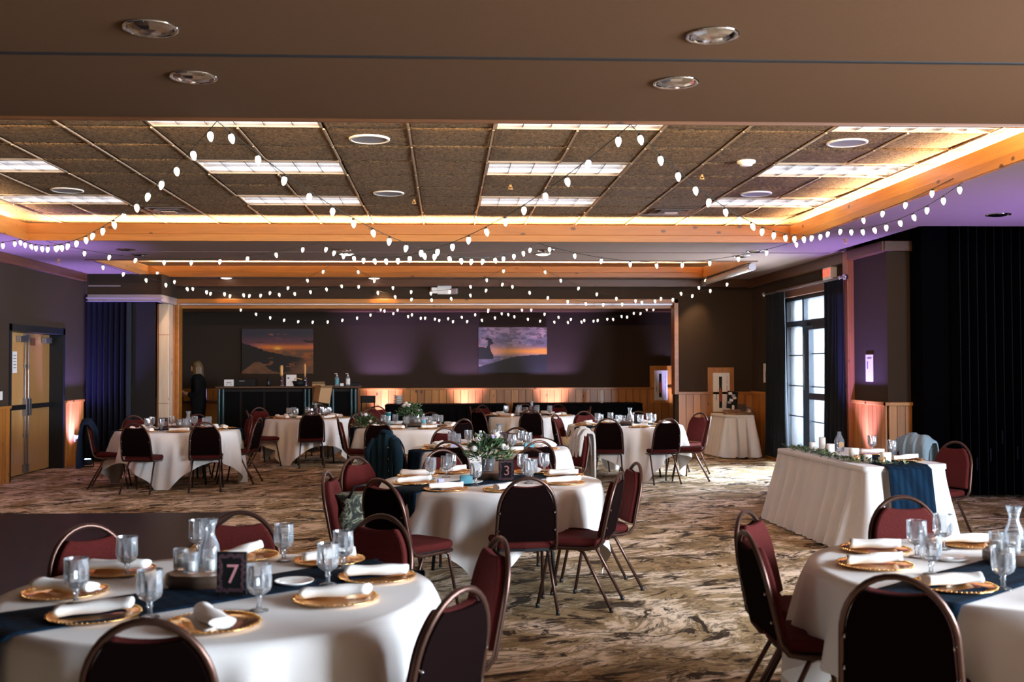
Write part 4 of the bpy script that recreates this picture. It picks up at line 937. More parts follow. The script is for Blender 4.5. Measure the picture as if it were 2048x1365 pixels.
MB().rings([[(a * (.13 + .03 * math.sin(3 * z * 9 + b)), b * (.09 + .015 * math.sin(20 * z)), z) for a, b in ((-1, -1), (-.5, -1.25), (.5, -1.2), (1, -1), (1.1, 0), (1, 1), (.5, 1.2), (-.5, 1.25), (-1, 1), (-1.1, 0))] for z in (0, .06, .13, .2, .25, .28)], True, True, True).build('body', 'camo', bg)
MB().tube([(-.08, -.1, .26), (-.05, -.14, .34), (.03, -.13, .35), (.07, -.1, .26)], .010).build('handle', 'black', bg)
hb = thing('handbag', 'small brown strapped handbag on the chair seat left of the right rear table', 'bag', (1.72, 14.97, .48), .4)
MB().rings([[(a * .10, b * .06, z) for a, b in ((-1, -1), (1, -1), (1.1, 0), (1, 1), (-1, 1), (-1.1, 0))] for z in (0, .08, .15)], True, True, True).build('body', 'card', hb)
for sx in (-.04, .04): MB().tube([(sx, -.06, .13), (sx, -.03, .24), (sx, .04, .13)], .008).build('strap', 'pine_dark', hb)
# ------------------------------------------------------------------ flowers
def foliage(parent, n_, rad, hgt, m='leaf', z0=0., seed=1, size=.05, ell=(1, 1)):
    rng = random.Random(seed); mb = MB()
    for k in range(n_):
        a = rng.uniform(0, 2 * PI); e = rng.uniform(-.2, 1.3); q = rng.uniform(.45, 1) * rad
        c = Vector((q * math.cos(a) * math.cos(e) * ell[0], q * math.sin(a) * math.cos(e) * ell[1], z0 + hgt * math.sin(e) * rng.uniform(.5, 1)))
        d = Vector((math.cos(a) * rng.uniform(.4, 1), math.sin(a) * rng.uniform(.4, 1), rng.uniform(-.4, 1))).normalized(); s_ = d.cross(Vector((rng.random() - .5, rng.random() - .5, 1))).normalized()
        L = size * rng.uniform(.6, 1.3); W2 = L * .24
        up2 = d.cross(s_) * L * .12
        mb.add([c, c + d * L * .5 + s_ * W2 + up2, c + d * L, c + d * L * .5 - s_ * W2 + up2], [(0, 1, 2), (0, 2, 3)])
    o = mb.build('foliage', m, parent); return o
def blossom(parent, c, r_, m, seed=0):
    rng = random.Random(seed); mb = MB().ball(c, r_ * .5, (1, 1, .9), 8, 5)
    for ring, (nn, tilt, q) in enumerate(((5, .9, .55), (7, .5, .75), (9, .15, .95))):
        for k in range(nn):
            a = 2 * PI * k / nn + ring * .4 + rng.uniform(-.1, .1); d = Vector((math.cos(a) * math.cos(tilt), math.sin(a) * math.cos(tilt), math.sin(tilt))); s_ = Vector((-math.sin(a), math.cos(a), 0)); u_ = d.cross(s_) * -1
            b_ = Vector(c) + Vector((0, 0, -r_ * .15)); p = b_ + d * r_ * q; wv_ = r_ * .42
            mb.add([b_, b_ + d * r_ * q * .6 + s_ * wv_, p + s_ * wv_ * .4 + u_ * r_ * .08, p - s_ * wv_ * .4 + u_ * r_ * .08, b_ + d * r_ * q * .6 - s_ * wv_], [(0, 1, 2, 3, 4)])
    return mb.build('blossom', m, parent)
def flowers(x, y, z, label, rad=.17, n_=260, kinds=('petal_white', 'petal_white', 'petal_lilac', 'petal_lilac'), seed=1, dark=True, vase=True, sq=1.):
    t = thing('flower_arrangement', label, 'flowers', (x, y, z)); h0 = .12 if vase else .03
    if vase:
        MB().lathe([(.0, .0), (.045, .0), (.05, .006), (.052, .12), (.049, .12), (.046, .01), (.0, .01)], 16).build('vase', 'clear', t)
        MB().tube([(.01, 0, .02), (.0, .01, .13)], .006).tube([(-.02, .01, .02), (.02, .0, .13)], .006).tube([(.02, -.02, .02), (-.02, 0, .13)], .006).build('stem', 'leaf', t)
    foliage(t, n_, rad, rad * .95 * sq, 'leaf' if dark else 'leaf', h0, seed, .06)['kind'] = 'stuff'
    foliage(t, n_ // 3, rad * 1.15, rad * 1.15 * sq, 'pale_leaf', h0, seed + 9, .045)['kind'] = 'stuff'
    rng = random.Random(seed)
    for k, m in enumerate(kinds):
        a = rng.uniform(-PI, 0); e = rng.uniform(.25, 1.35)
        blossom(t, (rad * .95 * math.cos(a) * math.cos(e), rad * .95 * math.sin(a) * math.cos(e), h0 + rad * 1.05 * sq * math.sin(e)), rng.uniform(.038, .055) * (1.2 if m == 'petal_white' else .8), m, k)
    return t
flowers(.33, 8.36, TZ + .056, 'glass vase of dark greenery with cream and lilac flowers on the middle flower table', .17, 330, ('petal_white', 'petal_lilac', 'petal_white', 'petal_white', 'petal_lilac', 'petal_lilac', 'petal_white', 'petal_lilac', 'petal_white'), 4)
flowers(-.52, 15.45, TZ + .056, 'low flower arrangement with one peach bloom in the middle of the turquoise tumbler table', .17, 240, ('petal_white', 'petal_peach', 'petal_white', 'petal_lilac', 'petal_white'), 11)
flowers(-1.16, 15.35, TZ, 'dark green flower bunch at the left edge of the turquoise tumbler table', .18, 300, ('petal_white', 'petal_lilac', 'petal_white'), 17, True, False, .9)
tb = thing('tumbler', 'turquoise insulated tumbler on the turquoise tumbler table', 'tumbler', (-.86, 15.72, TZ))
MB().lathe([(.0, 0), (.033, .0), (.036, .01), (.046, .19), (.043, .19), (.0, .185)], 20).build('body', 'teal', tb); MB().lathe([(.046, .19), (.047, .2), (.0, .2)], 20).build('rim', 'grey_metal', tb)
def wbottle(x, y, label):
    t = thing('water_bottle', label, 'bottle', (x, y, TZ))
    MB().lathe([(.0, 0), (.03, .0), (.033, .01), (.033, .06), (.030, .065), (.033, .07), (.033, .13), (.028, .155), (.013, .18), (.013, .19), (.0, .19)], 16).build('body', 'bottle', t)
    MB().lathe([(.0335, .075), (.0335, .115)], 16).build('wrap_label', 'tealbox', t); MB().lathe([(.014, .188), (.014, .205), (.0, .205)], 12, (0, 0, 0), True, True).build('cap', 'white', t)
wbottle(.36, 11.10, 'small clear water bottle on the second middle table')
wbottle(-.32, 15.02, 'small clear water bottle on the turquoise tumbler table')
def minibox(x, y, sx, sy, sz, m, label, rz=0.):
    t = thing('gift_box', label, 'box', (x, y, TZ), rz); MB().box((0, 0, sz / 2), (sx, sy, sz)).build('box_body', m, t, bevel=.002); MB().box((0, 0, sz + .002), (sx * .98, sy * .5, .004)).build('lid', m, t)
minibox(.15, 7.96, .09, .06, .06, 'tealbox', 'small teal box on the middle flower table, left of the sign', .1)
minibox(-.04, 7.86, .045, .03, .045, 'lilac_card', 'small lilac box on the middle flower table, left of the teal box', .3)
minibox(.86, 10.95, .10, .07, .08, 'tealbox', 'small teal box on the second middle table, front right', .1)
minibox(.10, 11.1, .10, .05, .06, 'lilac_card', 'small lilac box on the second middle table, front left', 0)
fc = thing('folded_cloth', 'heap of folded white cloth on the right of the second middle table', 'cloth', (1.02, 11.5, TZ))
MB().rings([[(r_ * math.cos(a) * (1 + .12 * math.sin(3 * a + k)), r_ * .7 * math.sin(a) * (1 + .1 * math.sin(4 * a + k)), z) for a in np.linspace(0, 2 * PI, 20)[:-1]] for k, (r_, z) in enumerate(((.17, 0), (.175, .02), (.15, .045), (.11, .075), (.05, .09), (.01, .092)))], True, True, True).build('heap', 'napkin', fc)
# ------------------------------------------------------------------ skirted tables
def skirted(name, pts, zt, label, seed=0, flare=.12, m='linen2', nf=5.5, legs=True, cat='table', zb=.012, corner=.10):
    # pts: corners in order; rounded outline sampled evenly
    t = thing(name, label, cat); P = [Vector((p[0], p[1])) for p in pts]; n_ = len(P); out = []
    for i in range(n_):
        a, b, c = P[i - 1], P[i], P[(i + 1) % n_]; u = (a - b).normalized(); v = (c - b).normalized()
        p0, p2 = b + u * corner, b + v * corner
        for k in range(6):
            q = k / 5; out.append((1 - q) ** 2 * p0 + 2 * q * (1 - q) * b + q * q * p2)
    dens = []; 
    for i in range(len(out)):
        a, b = out[i], out[(i + 1) % len(out)]; L = (b - a).length; k = max(1, int(L / .012))
        for j in range(k): dens.append(a.lerp(b, j / k))
    K = len(dens); cen = sum(P, Vector((0, 0))) / n_; nor = []
    for i in range(K):
        d = (dens[(i + 3) % K] - dens[i - 3]).normalized(); q = Vector((d.y, -d.x)); nor.append(q if q.dot(dens[i] - cen) > 0 else -q)
    MB().add([(p.x, p.y, zt) for p in dens] + [(p.x, p.y, zt - .03) for p in dens], [tuple(range(K)), tuple(range(K, 2 * K))[::-1]] + [(i, (i + 1) % K, K + (i + 1) % K, K + i) for i in range(K)]).build('tabletop', m, t)
    rng = random.Random(seed); ph = rng.uniform(0, 6); rs = []; s_ = [0]
    for i in range(K): s_.append(s_[-1] + (dens[(i + 1) % K] - dens[i]).length)
    for r_ in range(15):
        u = r_ / 14; row = []
        for i in range(K):
            q = s_[i]; w1 = math.sin(q * 2 * PI * nf + ph + .8 * math.sin(q * 3)); w2 = math.sin(q * 2 * PI * nf * 2.1 + 1)
            amp = .005 + .050 * min(1, u * 1.6); o_ = .014 + flare * u ** 1.3 + amp * (w1 * .8 + .3 * w2 * (1 - u))
            p = dens[i] + nor[i] * o_; row.append((p.x, p.y, zt + .002 - u * (zt - zb - .02 * (w1 > .5))))
        rs.append(row)
    MB().rings(rs).build('skirt', m, t)
    MB().rings([[(p.x + nn.x * e, p.y + nn.y * e, z) for p, nn in zip(dens, nor)] for e, z in ((.0, zt + .003), (.024, zt - .002), (.026, zt - .045), (.012, zt - .048))]).build('skirt_band', m, t)
    if legs:
        for p in P:
            q = p.lerp(cen, .2); MB().tube([(q.x, q.y, .01), (q.x, q.y, zt - .03)], .014).build('leg', 'grey_metal', t)
    return t
skirted('head_table', [(3.52, 11.10), (3.62, 8.98), (4.46, 9.24), (4.32, 11.15)], .76, 'rectangular head table with a pleated white skirt, on the right of the room', 2, .16, nf=4.2)
skirted('display_table', [(4.86, 19.2), (4.94, 18.42), (5.42, 18.42), (5.42, 19.2)], .76, 'white skirted display table in the back right corner', 5, .10, nf=6, corner=.06)
skirted('buffet_table', [(-1.22, 22.2), (-1.22, 21.5), (1.22, 21.5), (1.22, 22.2)], .85, 'long black draped buffet table in the alcove, left one', 3, .04, 'black_cloth', 5)
skirted('buffet_table', [(1.42, 22.2), (1.42, 21.5), (4.02, 21.5), (4.02, 22.2)], .86, 'long black draped buffet table in the alcove, right one', 4, .04, 'black_cloth', 5)
# head table runner hanging over the near end
rs = []
for i in range(40):
    s_ = i / 39 * 1.75; row = []
    for j in range(13):
        u = j / 12 - .5; bx_, by_ = 4.02 + u * .44, 9.10 + u * .135
        if s_ < 1.0: row.append((bx_ + (-.02) * (1 - s_), by_ - .03 + (1.0 - s_) * 1., .7655 + .002 * math.sin(30 * u)))
        else: k = s_ - 1.0; row.append((bx_ * 1 + .02 * k, by_ - .035 - .06 - .16 * k + .012 * math.sin(22 * u) * k * 2, .768 - k))
    rs.append(row)
hr = MB().rings(rs, False).build('table_runner', 'navy'); hr.modifiers.new('t', 'SOLIDIFY').thickness = .003; tag(hr, 'navy plaid runner hanging over the near end of the head table', 'table runner', 'navy table runners')
def candle(x, y, r_, h, lab):
    t = thing('pillar_candle', lab, 'candle', (x, y, .764)); MB().lathe([(.0, 0), (r_, 0), (r_, h - .004), (r_ - .006, h), (r_ - .012, h - .006), (.0, h - .01)], 18).build('wax', 'flame', t); MB().tube([(0, 0, h - .01), (.001, 0, h + .012)], .0015, 5).build('wick', 'black', t)
for x, y, r_, h, wd_ in ((3.78, 10.75, .036, .085, 'first from the far end'), (3.78, 10.25, .040, .105, 'second from the far end'), (3.76, 9.60, .046, .115, 'third from the far end'), (3.80, 9.38, .036, .075, 'fourth from the far end'), (3.93, 9.30, .048, .10, 'at the near corner'), (3.95, 10.95, .034, .12, 'at the back of the far end')):
    candle(x, y, r_, h, 'cream pillar candle on the head table, %s' % wd_)
def gvot(x, y, lab):
    t = thing('gold_votive', lab, 'candle holder', (x, y, .764)); MB().lathe([(.0, 0), (.02, 0), (.028, .02), (.030, .065), (.027, .065), (.02, .01), (.0, .008)], 14).build('cup', 'mercury', t); MB().lathe([(.0, .008), (.018, .01), (.018, .03), (.0, .03)], 12).build('tealight', 'flame', t)
for x, y, wd_ in ((3.84, 10.48, 'far end'), (3.72, 9.42, 'middle'), (3.86, 9.20, 'near corner')): gvot(x, y, 'gold glass votive in the greenery of the head table, %s' % wd_)
gd = thing('garland', 'leafy green garland laid along the camera-side edge of the head table', 'garland', (0, 0, .765)); rng = random.Random(8)
mb = MB(); mb2 = MB()
for k in range(620):
    q = rng.random(); x = 3.64 + .05 * q + rng.gauss(0, .045) + (.3 * max(0, q - .86) / .14); y = 11.02 - 1.90 * q + rng.gauss(0, .03); z = abs(rng.gauss(0, .014)) + .003
    d = Vector((rng.uniform(-1, 1), rng.uniform(-1, 1), rng.uniform(-.1, .6))).normalized(); s_ = d.cross(Vector((0, 0, 1))).normalized(); L = rng.uniform(.03, .05)
    (mb if k % 3 else mb2).add([(x, y, z), Vector((x, y, z)) + d * L * .5 + s_ * L * .28 + Vector((0, 0, .004)), Vector((x, y, z)) + d * L, Vector((x, y, z)) + d * L * .5 - s_ * L * .28 + Vector((0, 0, .004))], [(0, 1, 2), (0, 2, 3)])
mb.build('foliage', 'leaf', gd)['kind'] = 'stuff'; mb2.build('foliage', 'pale_leaf', gd)['kind'] = 'stuff'
bt = thing('glass_bottle', 'clear cork-topped glass bottle standing among the candles on the head table', 'bottle', (4.02, 10.65, .762))
MB().lathe([(.0, 0), (.045, 0), (.05, .02), (.05, .11), (.03, .15), (.02, .17), (.02, .2), (.018, .2), (.016, .17), (.046, .11), (.046, .02), (0, .01)], 18).build('body', 'clear', bt); MB().box((0, -.052, .07), (.05, .003, .05)).build('tag', 'card', bt)
first(P_['gob'], (4.30, 10.50, .762), 0, 'cut-glass water goblet at the farther seat of the head table', 'cut-glass water goblets')
first(P_['gob'], (4.22, 9.85, .762), 0, 'cut-glass water goblet at the nearer seat of the head table', 'cut-glass water goblets')
first(P_['ch'], (4.20, 10.25, .762), 0, 'gold beaded charger plate at the farther seat of the head table', 'gold charger plates'); first(P_['n0'], (4.20, 10.25, .774), 0, 'rolled cream napkin at the farther seat of the head table', 'rolled napkins')
first(P_['ch'], (4.20, 9.50, .768), 0, 'gold beaded charger plate at the nearer seat of the head table', 'gold charger plates'); first(P_['n1'], (4.20, 9.50, .780), R(5), 'rolled cream napkin at the nearer seat of the head table', 'rolled napkins')
# things on the display table
dt = .764
cr = thing('wooden_crate', 'low brown wooden crate on the display table', 'crate', (5.08, 18.60, dt))
for z in (.0, .045): 
    for y in (-.09, .09): MB().box((0, y, .02 + z), (.26, .012, .036)).build('slat', 'crate', cr)
    for x in (-.13, .13): MB().box((x, 0, .02 + z), (.012, .19, .036)).build('slat', 'crate', cr)
pf = thing('photo_display', 'dark easel board covered in small photos on the display table', 'photo display', (5.14, 18.78, dt))
MB().box((0, 0, .25), (.19, .015, .32), 0, R(-14), R(9)).build('board', 'black', pf); MB().tube([(.06, .0, .38), (.10, .16, .0)], .008).build('easel_leg', 'black', pf)
random.seed(12)
for k in range(7): MB().box((random.uniform(-.06, .08), -.02 - .0 * k, .13 + .04 * k), (.065, .003, .045), 0, R(-14), random.uniform(-.3, .4)).build('photo', ['china', 'petal_white', 'track'][k % 3], pf)
MB().lathe([(.0, .0), (.03, 0), (.03, .02), (.018, .05), (.026, .12), (.02, .16), (.0, .16)], 12, (.0, -.06, 0)).build('bust_stand', 'china', pf)
bx2 = thing('guest_book_box', 'flat brown wooden box with an open lid on the display table, right of the photos', 'box', (5.27, 18.66, dt))
MB().box((0, 0, .025), (.20, .16, .05)).build('box_body', 'crate', bx2, bevel=.003); MB().box((0, .09, .11), (.24, .01, .14), 0, R(-25)).build('lid', 'slab', bx2)
cd = thing('glass_cloche', 'small clear glass dome on the right of the display table', 'glass dome', (5.38, 18.56, dt))
MB().lathe([(.07, .0), (.07, .08), (.05, .12), (.02, .135), (.0, .137)], 20).build('dome', 'clear', cd); MB().lathe([(.0, .0), (.08, .0), (.08, .012), (.0, .012)], 20).build('base', 'slab_top', cd); MB().ball((0, 0, .06), .03).build('ornament', 'petal_peach', cd)
fl2 = thing('folded_card', 'small white folded card at the left end of the display table', 'card', (4.98, 18.60, dt)); MB().box((0, 0, .022), (.07, .004, .045), 0, .3).build('front_leaf', 'paper', fl2); MB().box((0, .02, .022), (.07, .004, .045), 0, -.3).build('back_leaf', 'paper', fl2)
lg_ = thing('wood_log', 'thin brown log slice lying at the front of the display table', 'log', (5.25, 18.49, dt)); MB().tube([(-.12, 0, .018), (.14, .01, .018)], .018, 10).build('bark', 'slab_top', lg_); MB().tube([(-.124, 0, .018), (-.12, 0, .018)], .016, 10).build('cut_face', 'slab_top', lg_)
# ------------------------------------------------------------------ bar
def bar(x0, x1, y, z1, label, d=.65):
    t = thing('bar_counter', label, 'bar counter', ((x0 + x1) / 2, y, 0)); L = x1 - x0
    MB().box((0, .02 + d / 2, z1 / 2 - .02), (L - .06, d - .04, z1 - .06)).build('cabinet', 'black', t)
    n_ = max(1, int(round(L / .45)))
    for k in range(n_): MB().box((-L / 2 + (k + .5) * L / n_, .03, z1 / 2 - .02), (L / n_ - .04, .03, z1 - .16)).build('front_panel', 'black_cloth', t)
    MB().box((0, d / 2, z1 - .015), (L + .06, d + .06, .03)).build('counter_top', 'slab', t, bevel=.004)
    for sx in (-1, 1): 
        for k in range(2): MB().lathe([(.028, .05), (.028, z1 - .05)], 10, (sx * (L / 2 - .035 - .075 * k), .0, 0)).build('pilaster', 'teal_highlight', t)
    return t
bar(-4.35, -2.58, 20.3, 1.255, 'long black bar counter before the alcove wall, left one')
bar(-2.27, -1.70, 20.3, 1.255, 'short black bar counter with the hand sanitizer bottles')
bz = 1.257
def put(name, label, cat, x, y, z=bz, rz=0.): return thing(name, label, cat, (x, y, z), rz)
t = put('framed_notice', 'small white framed notice at the left end of the long bar counter', 'notice', -4.16, 20.45); MB().box((0, 0, .065), (.18, .012, .125)).build('card', 'paper', t); MB().box((0, -.008, .07), (.10, .002, .02)).box((-.04, -.008, .035), (.02, .002, .02)).box((.04, -.008, .035), (.02, .002, .02)).build('print', 'greyprint', t)
t = put('display_case', 'black box behind the white notice on the long bar counter', 'box', -3.92, 20.62); MB().box((0, 0, .07), (.50, .26, .14)).build('case', 'black', t, bevel=.006); MB().box((0, -.135, .1), (.1, .01, .02)).build('handle', 'grey_metal', t)
t = put('dark_bottle', 'dark glass bottle on the long bar counter', 'bottle', -3.42, 20.5); MB().lathe([(0, 0), (.035, 0), (.035, .11), (.012, .15), (.012, .19), (0, .19)], 14).build('body', 'black', t); MB().lathe([(.0355, .03), (.0355, .09)], 14).build('wrap_label', 'bronze', t)
for x, nm, s_ in ((-3.17, 'left beer tap with a broad wooden handle on the long bar counter', 1), (-2.72, 'right beer tap with a slim wooden handle on the long bar counter', 0)):
    t = put('beer_tap', nm, 'beer tap', x, 20.55); MB().lathe([(0, 0), (.05, 0), (.05, .015), (.035, .02), (.035, .17), (.0, .18)], 16).build('column', 'chrome', t); MB().tube([(0, 0, .14), (0, -.08, .14), (0, -.10, .08)], .012).build('spout', 'chrome', t)
    if s_: MB().lathe([(0, 0), (.022, .0), (.032, .04), (.030, .11), (.034, .15), (.03, .20), (.0, .22)], 12, (0, -.03, .19)).build('handle', 'tap_wood', t)
    else: MB().lathe([(0, 0), (.014, .0), (.018, .06), (.022, .14), (.018, .22), (.0, .26)], 12, (0, -.03, .18)).build('handle', 'tap_wood', t)
t = put('table_tent', 'white folded menu card with a blue dot between the beer taps', 'menu card', -2.99, 20.42); MB().box((0, 0, .11), (.15, .004, .22), 0, -.12).build('front_leaf', 'paper', t); MB().box((.04, .05, .11), (.15, .004, .22), 0, .12).build('back_leaf', 'paper', t); MB().lathe([(.0, 0), (.02, 0), (.02, .003), (0, .003)], 14, (0, 0, 0)).build('logo', 'blueprint', t).matrix_local = Matrix.Translation((-.03, -.02, .155)) @ Matrix.Rotation(PI / 2, 4, 'X')
MB().box((0, -.004, .05), (.09, .002, .012)).box((0, -.002, .075), (.10, .002, .012)).build('text_line', 'greyprint', t)
t = put('serving_basket', 'black basket on the long bar counter before the right beer tap', 'basket', -2.83, 20.45); MB().lathe([(0, 0), (.10, 0), (.13, .10), (.12, .10), (.09, .01), (0, .01)], 14).build('bowl', 'black', t); MB().tube([(-.1, 0, .12), (-.04, 0, .15), (.06, 0, .13)], .010).build('bread_stick', 'tap_wood', t)
for x, rz_, nm in ((-2.47, .1, 'open cardboard box between the two bar counters, behind'), (-2.36, .6, 'tilted cardboard box between the two bar counters, in front')):
    t = put('cardboard_box', nm, 'box', x, 20.62 if x < -2.4 else 20.30, .90, rz_); MB().box((0, 0, .20), (.24, .24, .40 if x < -2.4 else .32), 0, 0, .0 if x < -2.4 else .18).build('carton', 'card', t); MB().box((0, -.15, .41 if x < -2.4 else .34), (.24, .12, .004), 0, -.5).build('flap', 'card', t)
MBs = thing('side_stand', 'black stand under the cardboard boxes between the bar counters', 'stand', (-2.43, 20.5, 0)); MB().box((0, .05, .885), (.26, .5, .02)).build('shelf', 'black', MBs)
for sx in (-.11, .11):
    for y in (-.15, .25): MB().box((sx, y, .44), (.02, .02, .88)).build('leg', 'black', MBs)
for x, nm, lm in ((-2.10, 'hand sanitizer pump bottle with a blue label on the short bar counter', 'tealbox'), (-1.89, 'hand sanitizer pump bottle with a white label on the short bar counter', 'paper')):
    t = put('sanitizer_bottle', nm, 'bottle', x, 20.45); MB().lathe([(0, 0), (.04, 0), (.042, .01), (.042, .15), (.02, .18), (.015, .19), (0, .19)], 16).build('body', 'bottle', t); MB().lathe([(.0425, .03), (.0425, .14)], 16).build('wrap_label', lm, t); MB().tube([(0, 0, .19), (0, 0, .24), (-.045, -.01, .235)], .008).lathe([(.018, .19), (.018, .205), (0, .21)], 12).build('pump', 'white', t)
t = put('business_card_stack', 'small pale card stack between the sanitizer bottles', 'cards', -2.0, 20.42); MB().box((0, 0, .025), (.07, .05, .05)).build('stack', 'paper', t); MB().box((0, 0, .052), (.075, .055, .004)).build('top_card', 'card', t)
t = put('black_tray', 'low black tray at the right end of the short bar counter', 'tray', -1.78, 20.6); MB().box((0, 0, .03), (.22, .3, .06)).build('tray_body', 'black', t, bevel=.006); MB().box((0, 0, .062), (.2, .28, .004)).build('liner', 'black_cloth', t)
bs = thing('bar_stool', 'black folding stool right of the short bar counter', 'stool', (-1.55, 20.9, 0)); MB().box((0, 0, .70), (.30, .28, .03)).build('seat', 'black', bs)
MB().box((0, .14, .98), (.30, .02, .14)).build('backrest', 'black', bs)
for sx in (-.14, .14):
    for sy in (-.13, .14): MB().tube([(sx, sy, .0), (sx * .9, sy, .70 if sy < 0 else 1.05)], .012).build('leg', 'black', bs)
bw = thing('bowl_stack', 'stack of white bowls on the left black buffet table', 'bowls', (-.98, 21.75, .855))
for k in range(4): MB().lathe([(0, 0), (.05, 0), (.095, .035), (.10, .045), (.09, .04), (0, .012)], 20, (0, 0, .045 * k)).build('bowl', 'china', bw)
cs = thing('cup_stack', 'tall stack of white cups on the right black buffet table', 'cups', (3.22, 21.75, .865))
for k in range(8): MB().lathe([(0, 0), (.030, 0), (.042, .09), (.040, .09), (0, .01)], 16, (0, 0, .026 * k)).build('cup', 'white', cs)
# back cabinet behind the person
cb = thing('base_cabinet', 'tan wooden base cabinet in the alcove behind the person', 'cabinet', (-4.75, 22.3, 0))
MB().box((0, 0, .44), (1.35, .55, .88)).build('body', 'oak', cb)
for k in range(3): dd = MB().box((-.44 + .44 * k, -.285, .40), (.42, .02, .66)).build('door', 'oak', cb, bevel=.004); MB().box((-.28 + .44 * k, -.30, .62), (.015, .02, .09)).build('handle', 'black', dd)
MB().box((0, -.02, .90), (1.40, .62, .04)).build('counter_top', 'pine_dark', cb, bevel=.004)
cm = put('coffee_urn', 'shiny drink dispenser on the tan cabinet in front of the person', 'dispenser', -5.02, 22.15, .922); MB().lathe([(0, 0), (.10, 0), (.10, .03), (.085, .05), (.085, .24), (.05, .29), (0, .30)], 18).build('body', 'chrome', cm); MB().tube([(0, -.08, .08), (0, -.13, .08), (0, -.13, .05)], .012).build('spout', 'black', cm)
# ------------------------------------------------------------------ stage cans
def can(x, y, rz_, label):
    t = thing('uplight_can', label, 'stage light', (x, y, 0), rz_)
    MB().lathe([(.0, .04), (.075, .04), (.085, .06), (.085, .13), (.08, .13)], 20).build('housing', 'black', t)
    for k in range(7): 
        a = 2 * PI * k / 6; r_ = .045 if k < 6 else 0; MB().lathe([(.0, .134), (.018, .134), (.016, .126)], 10, (r_ * math.cos(a), r_ * math.sin(a), 0)).build('lens', 'led', t)
    MB().tube([(-.10, 0, .02), (-.10, 0, .10)], .008).tube([(.10, 0, .02), (.10, 0, .10)], .008).tube([(-.10, 0, .012), (.10, 0, .012)], .010).build('bracket', 'black', t)
    return t
can(-5.86, 17.55, .2, 'black uplight can with blue lenses on the floor beside the double door'); can(-5.86, 13.35, .2, 'black uplight can with blue lenses at the left edge of the floor')
can(5.48, 13.60, 0, 'black uplight can on the floor before the pine panelling right of the glass door')
for x, wd_ in ((-1.35, 'left'), (.45, 'middle'), (2.30, 'right')): can(x, 22.38, 0, 'black uplight can on the alcove floor behind the buffet tables, %s' % wd_)
can(4.90, 22.25, 0, 'black uplight can in the right corner of the alcove')
pwr = tag(MB().tube([(-6.15, 17.85, .42), (-6.08, 17.80, .40), (-6.05, 17.72, .2), (-5.95, 17.62, .06)], .006).build('power_cord', 'black'), 'black power cord from the wall outlet down to the uplight by the double door', 'cord')
tag(MB().tube([(-6.165, 13.75, .48), (-6.08, 13.70, .47), (-6.02, 13.62, .25), (-6.05, 13.5, .05), (-5.9, 13.4, .04)], .006).build('power_cord', 'black'), 'black power cord down to the uplight at the left edge of the floor', 'cord')
ou = thing('wall_outlet', 'white wall outlet with plugs on the pine panelling beside the double door', 'outlet', (-6.165, 17.88, .45)); MB().box((0, 0, 0), (.012, .08, .12)).build('cover_plate', 'white', ou); MB().box((.02, 0, .02), (.04, .05, .05)).build('plug', 'white', ou)
# ------------------------------------------------------------------ string lights
bulb_me = MB().lathe([(.001, -.082), (.008, -.078), (.018, -.058), (.021, -.042), (.018, -.026), (.012, -.018)], 10).mesh('bulb', 'bulb')
sock_me = MB().lathe([(.0, -.001), (.010, -.001), (.012, -.010), (.012, -.024), (.0, -.024)], 8).mesh('socket', 'glide')
M['wire'] = mat('dark_green_wire', (.012, .018, .012), .6)
def sstring(p0, p1, sag_, label, sp_=.33, start=.15, sc=1.):
    p0 = Vector(p0); p1 = Vector(p1); t = thing('string_lights', label, 'string lights', p0, 0, 'strings of frosted bulbs')
    K = 60; pts = []
    for i in range(K + 1):
        u = i / K; p = p0.lerp(p1, u) - Vector((0, 0, sag_ * 4 * u * (1 - u))); pts.append(p - p0)
    MB().tube(pts, .0032, 5).build('wire', 'wire', t)
    d = start; acc = 0; rng = random.Random(len(label) + int(p0.x * 10))
    for i in range(K):
        L = (pts[i + 1] - pts[i]).length
        while acc + L > d:
            p = pts[i].lerp(pts[i + 1], (d - acc) / L)
            b_ = inst('bulb', bulb_me, t, p, (rng.uniform(-.25, .25), rng.uniform(-.3, .3), 0), (sc,) * 3); inst('socket', sock_me, b_)
            d += sp_ * rng.uniform(.93, 1.07)
        acc += L
    return t
zb = ZS - .02
A0 = (-1.46, 6.78, zb); B0 = (1.20, 6.78, zb); C0 = (-5.24, 13.2, zb); C1 = (4.44, 11.8, zb); M1 = (-1.60, 13.44, zb); M2 = (1.18, 13.44, zb); D1 = (4.44, 8.85, zb)
sstring(A0, C0, .34, 'bulb string from the left soffit hook to the left corner of the wooden coffer', .36)
sstring(A0, M2, .47, 'bulb string crossing from the left soffit hook to the right hook under the far beam', .36)
sstring(B0, M1, .47, 'bulb string crossing from the right soffit hook to the left hook under the far beam', .36)
sstring(B0, C1, .33, 'bulb string from the right hook on the soffit edge to the right wooden beam', .36)
sstring(C1, D1, .14, 'short bulb string drooping along the right wooden beam', .30)
sstring((4.43, 11.3, zb + .02), (4.43, 9.0, zb + .06), .03, 'nearly straight bulb string pinned along the face of the right wooden beam', .55, .3)
sstring(C0, (-5.2, 8.4, zb), .25, 'bulb string going out of the picture along the left wooden beam', .34)
sstring((-5.0, 13.42, zb), M1, .22, 'bulb string under the far beam, left of its left hook', .34)
sstring(M2, (4.44, 12.9, zb), .27, 'bulb string under the far beam, right of its right hook', .34)
zc2 = 3.41
E0 = (-5.22, 18.85, zc2); E1 = (-2.05, 18.85, 3.44); E2 = (-1.70, 18.85, 3.44); E3 = (1.12, 18.85, 3.44); E4 = (1.64, 18.85, 3.44); E5 = (5.2, 18.4, 3.22)
sstring(E0, E1, .50, 'bulb string across the back coffer, its left section', .34)
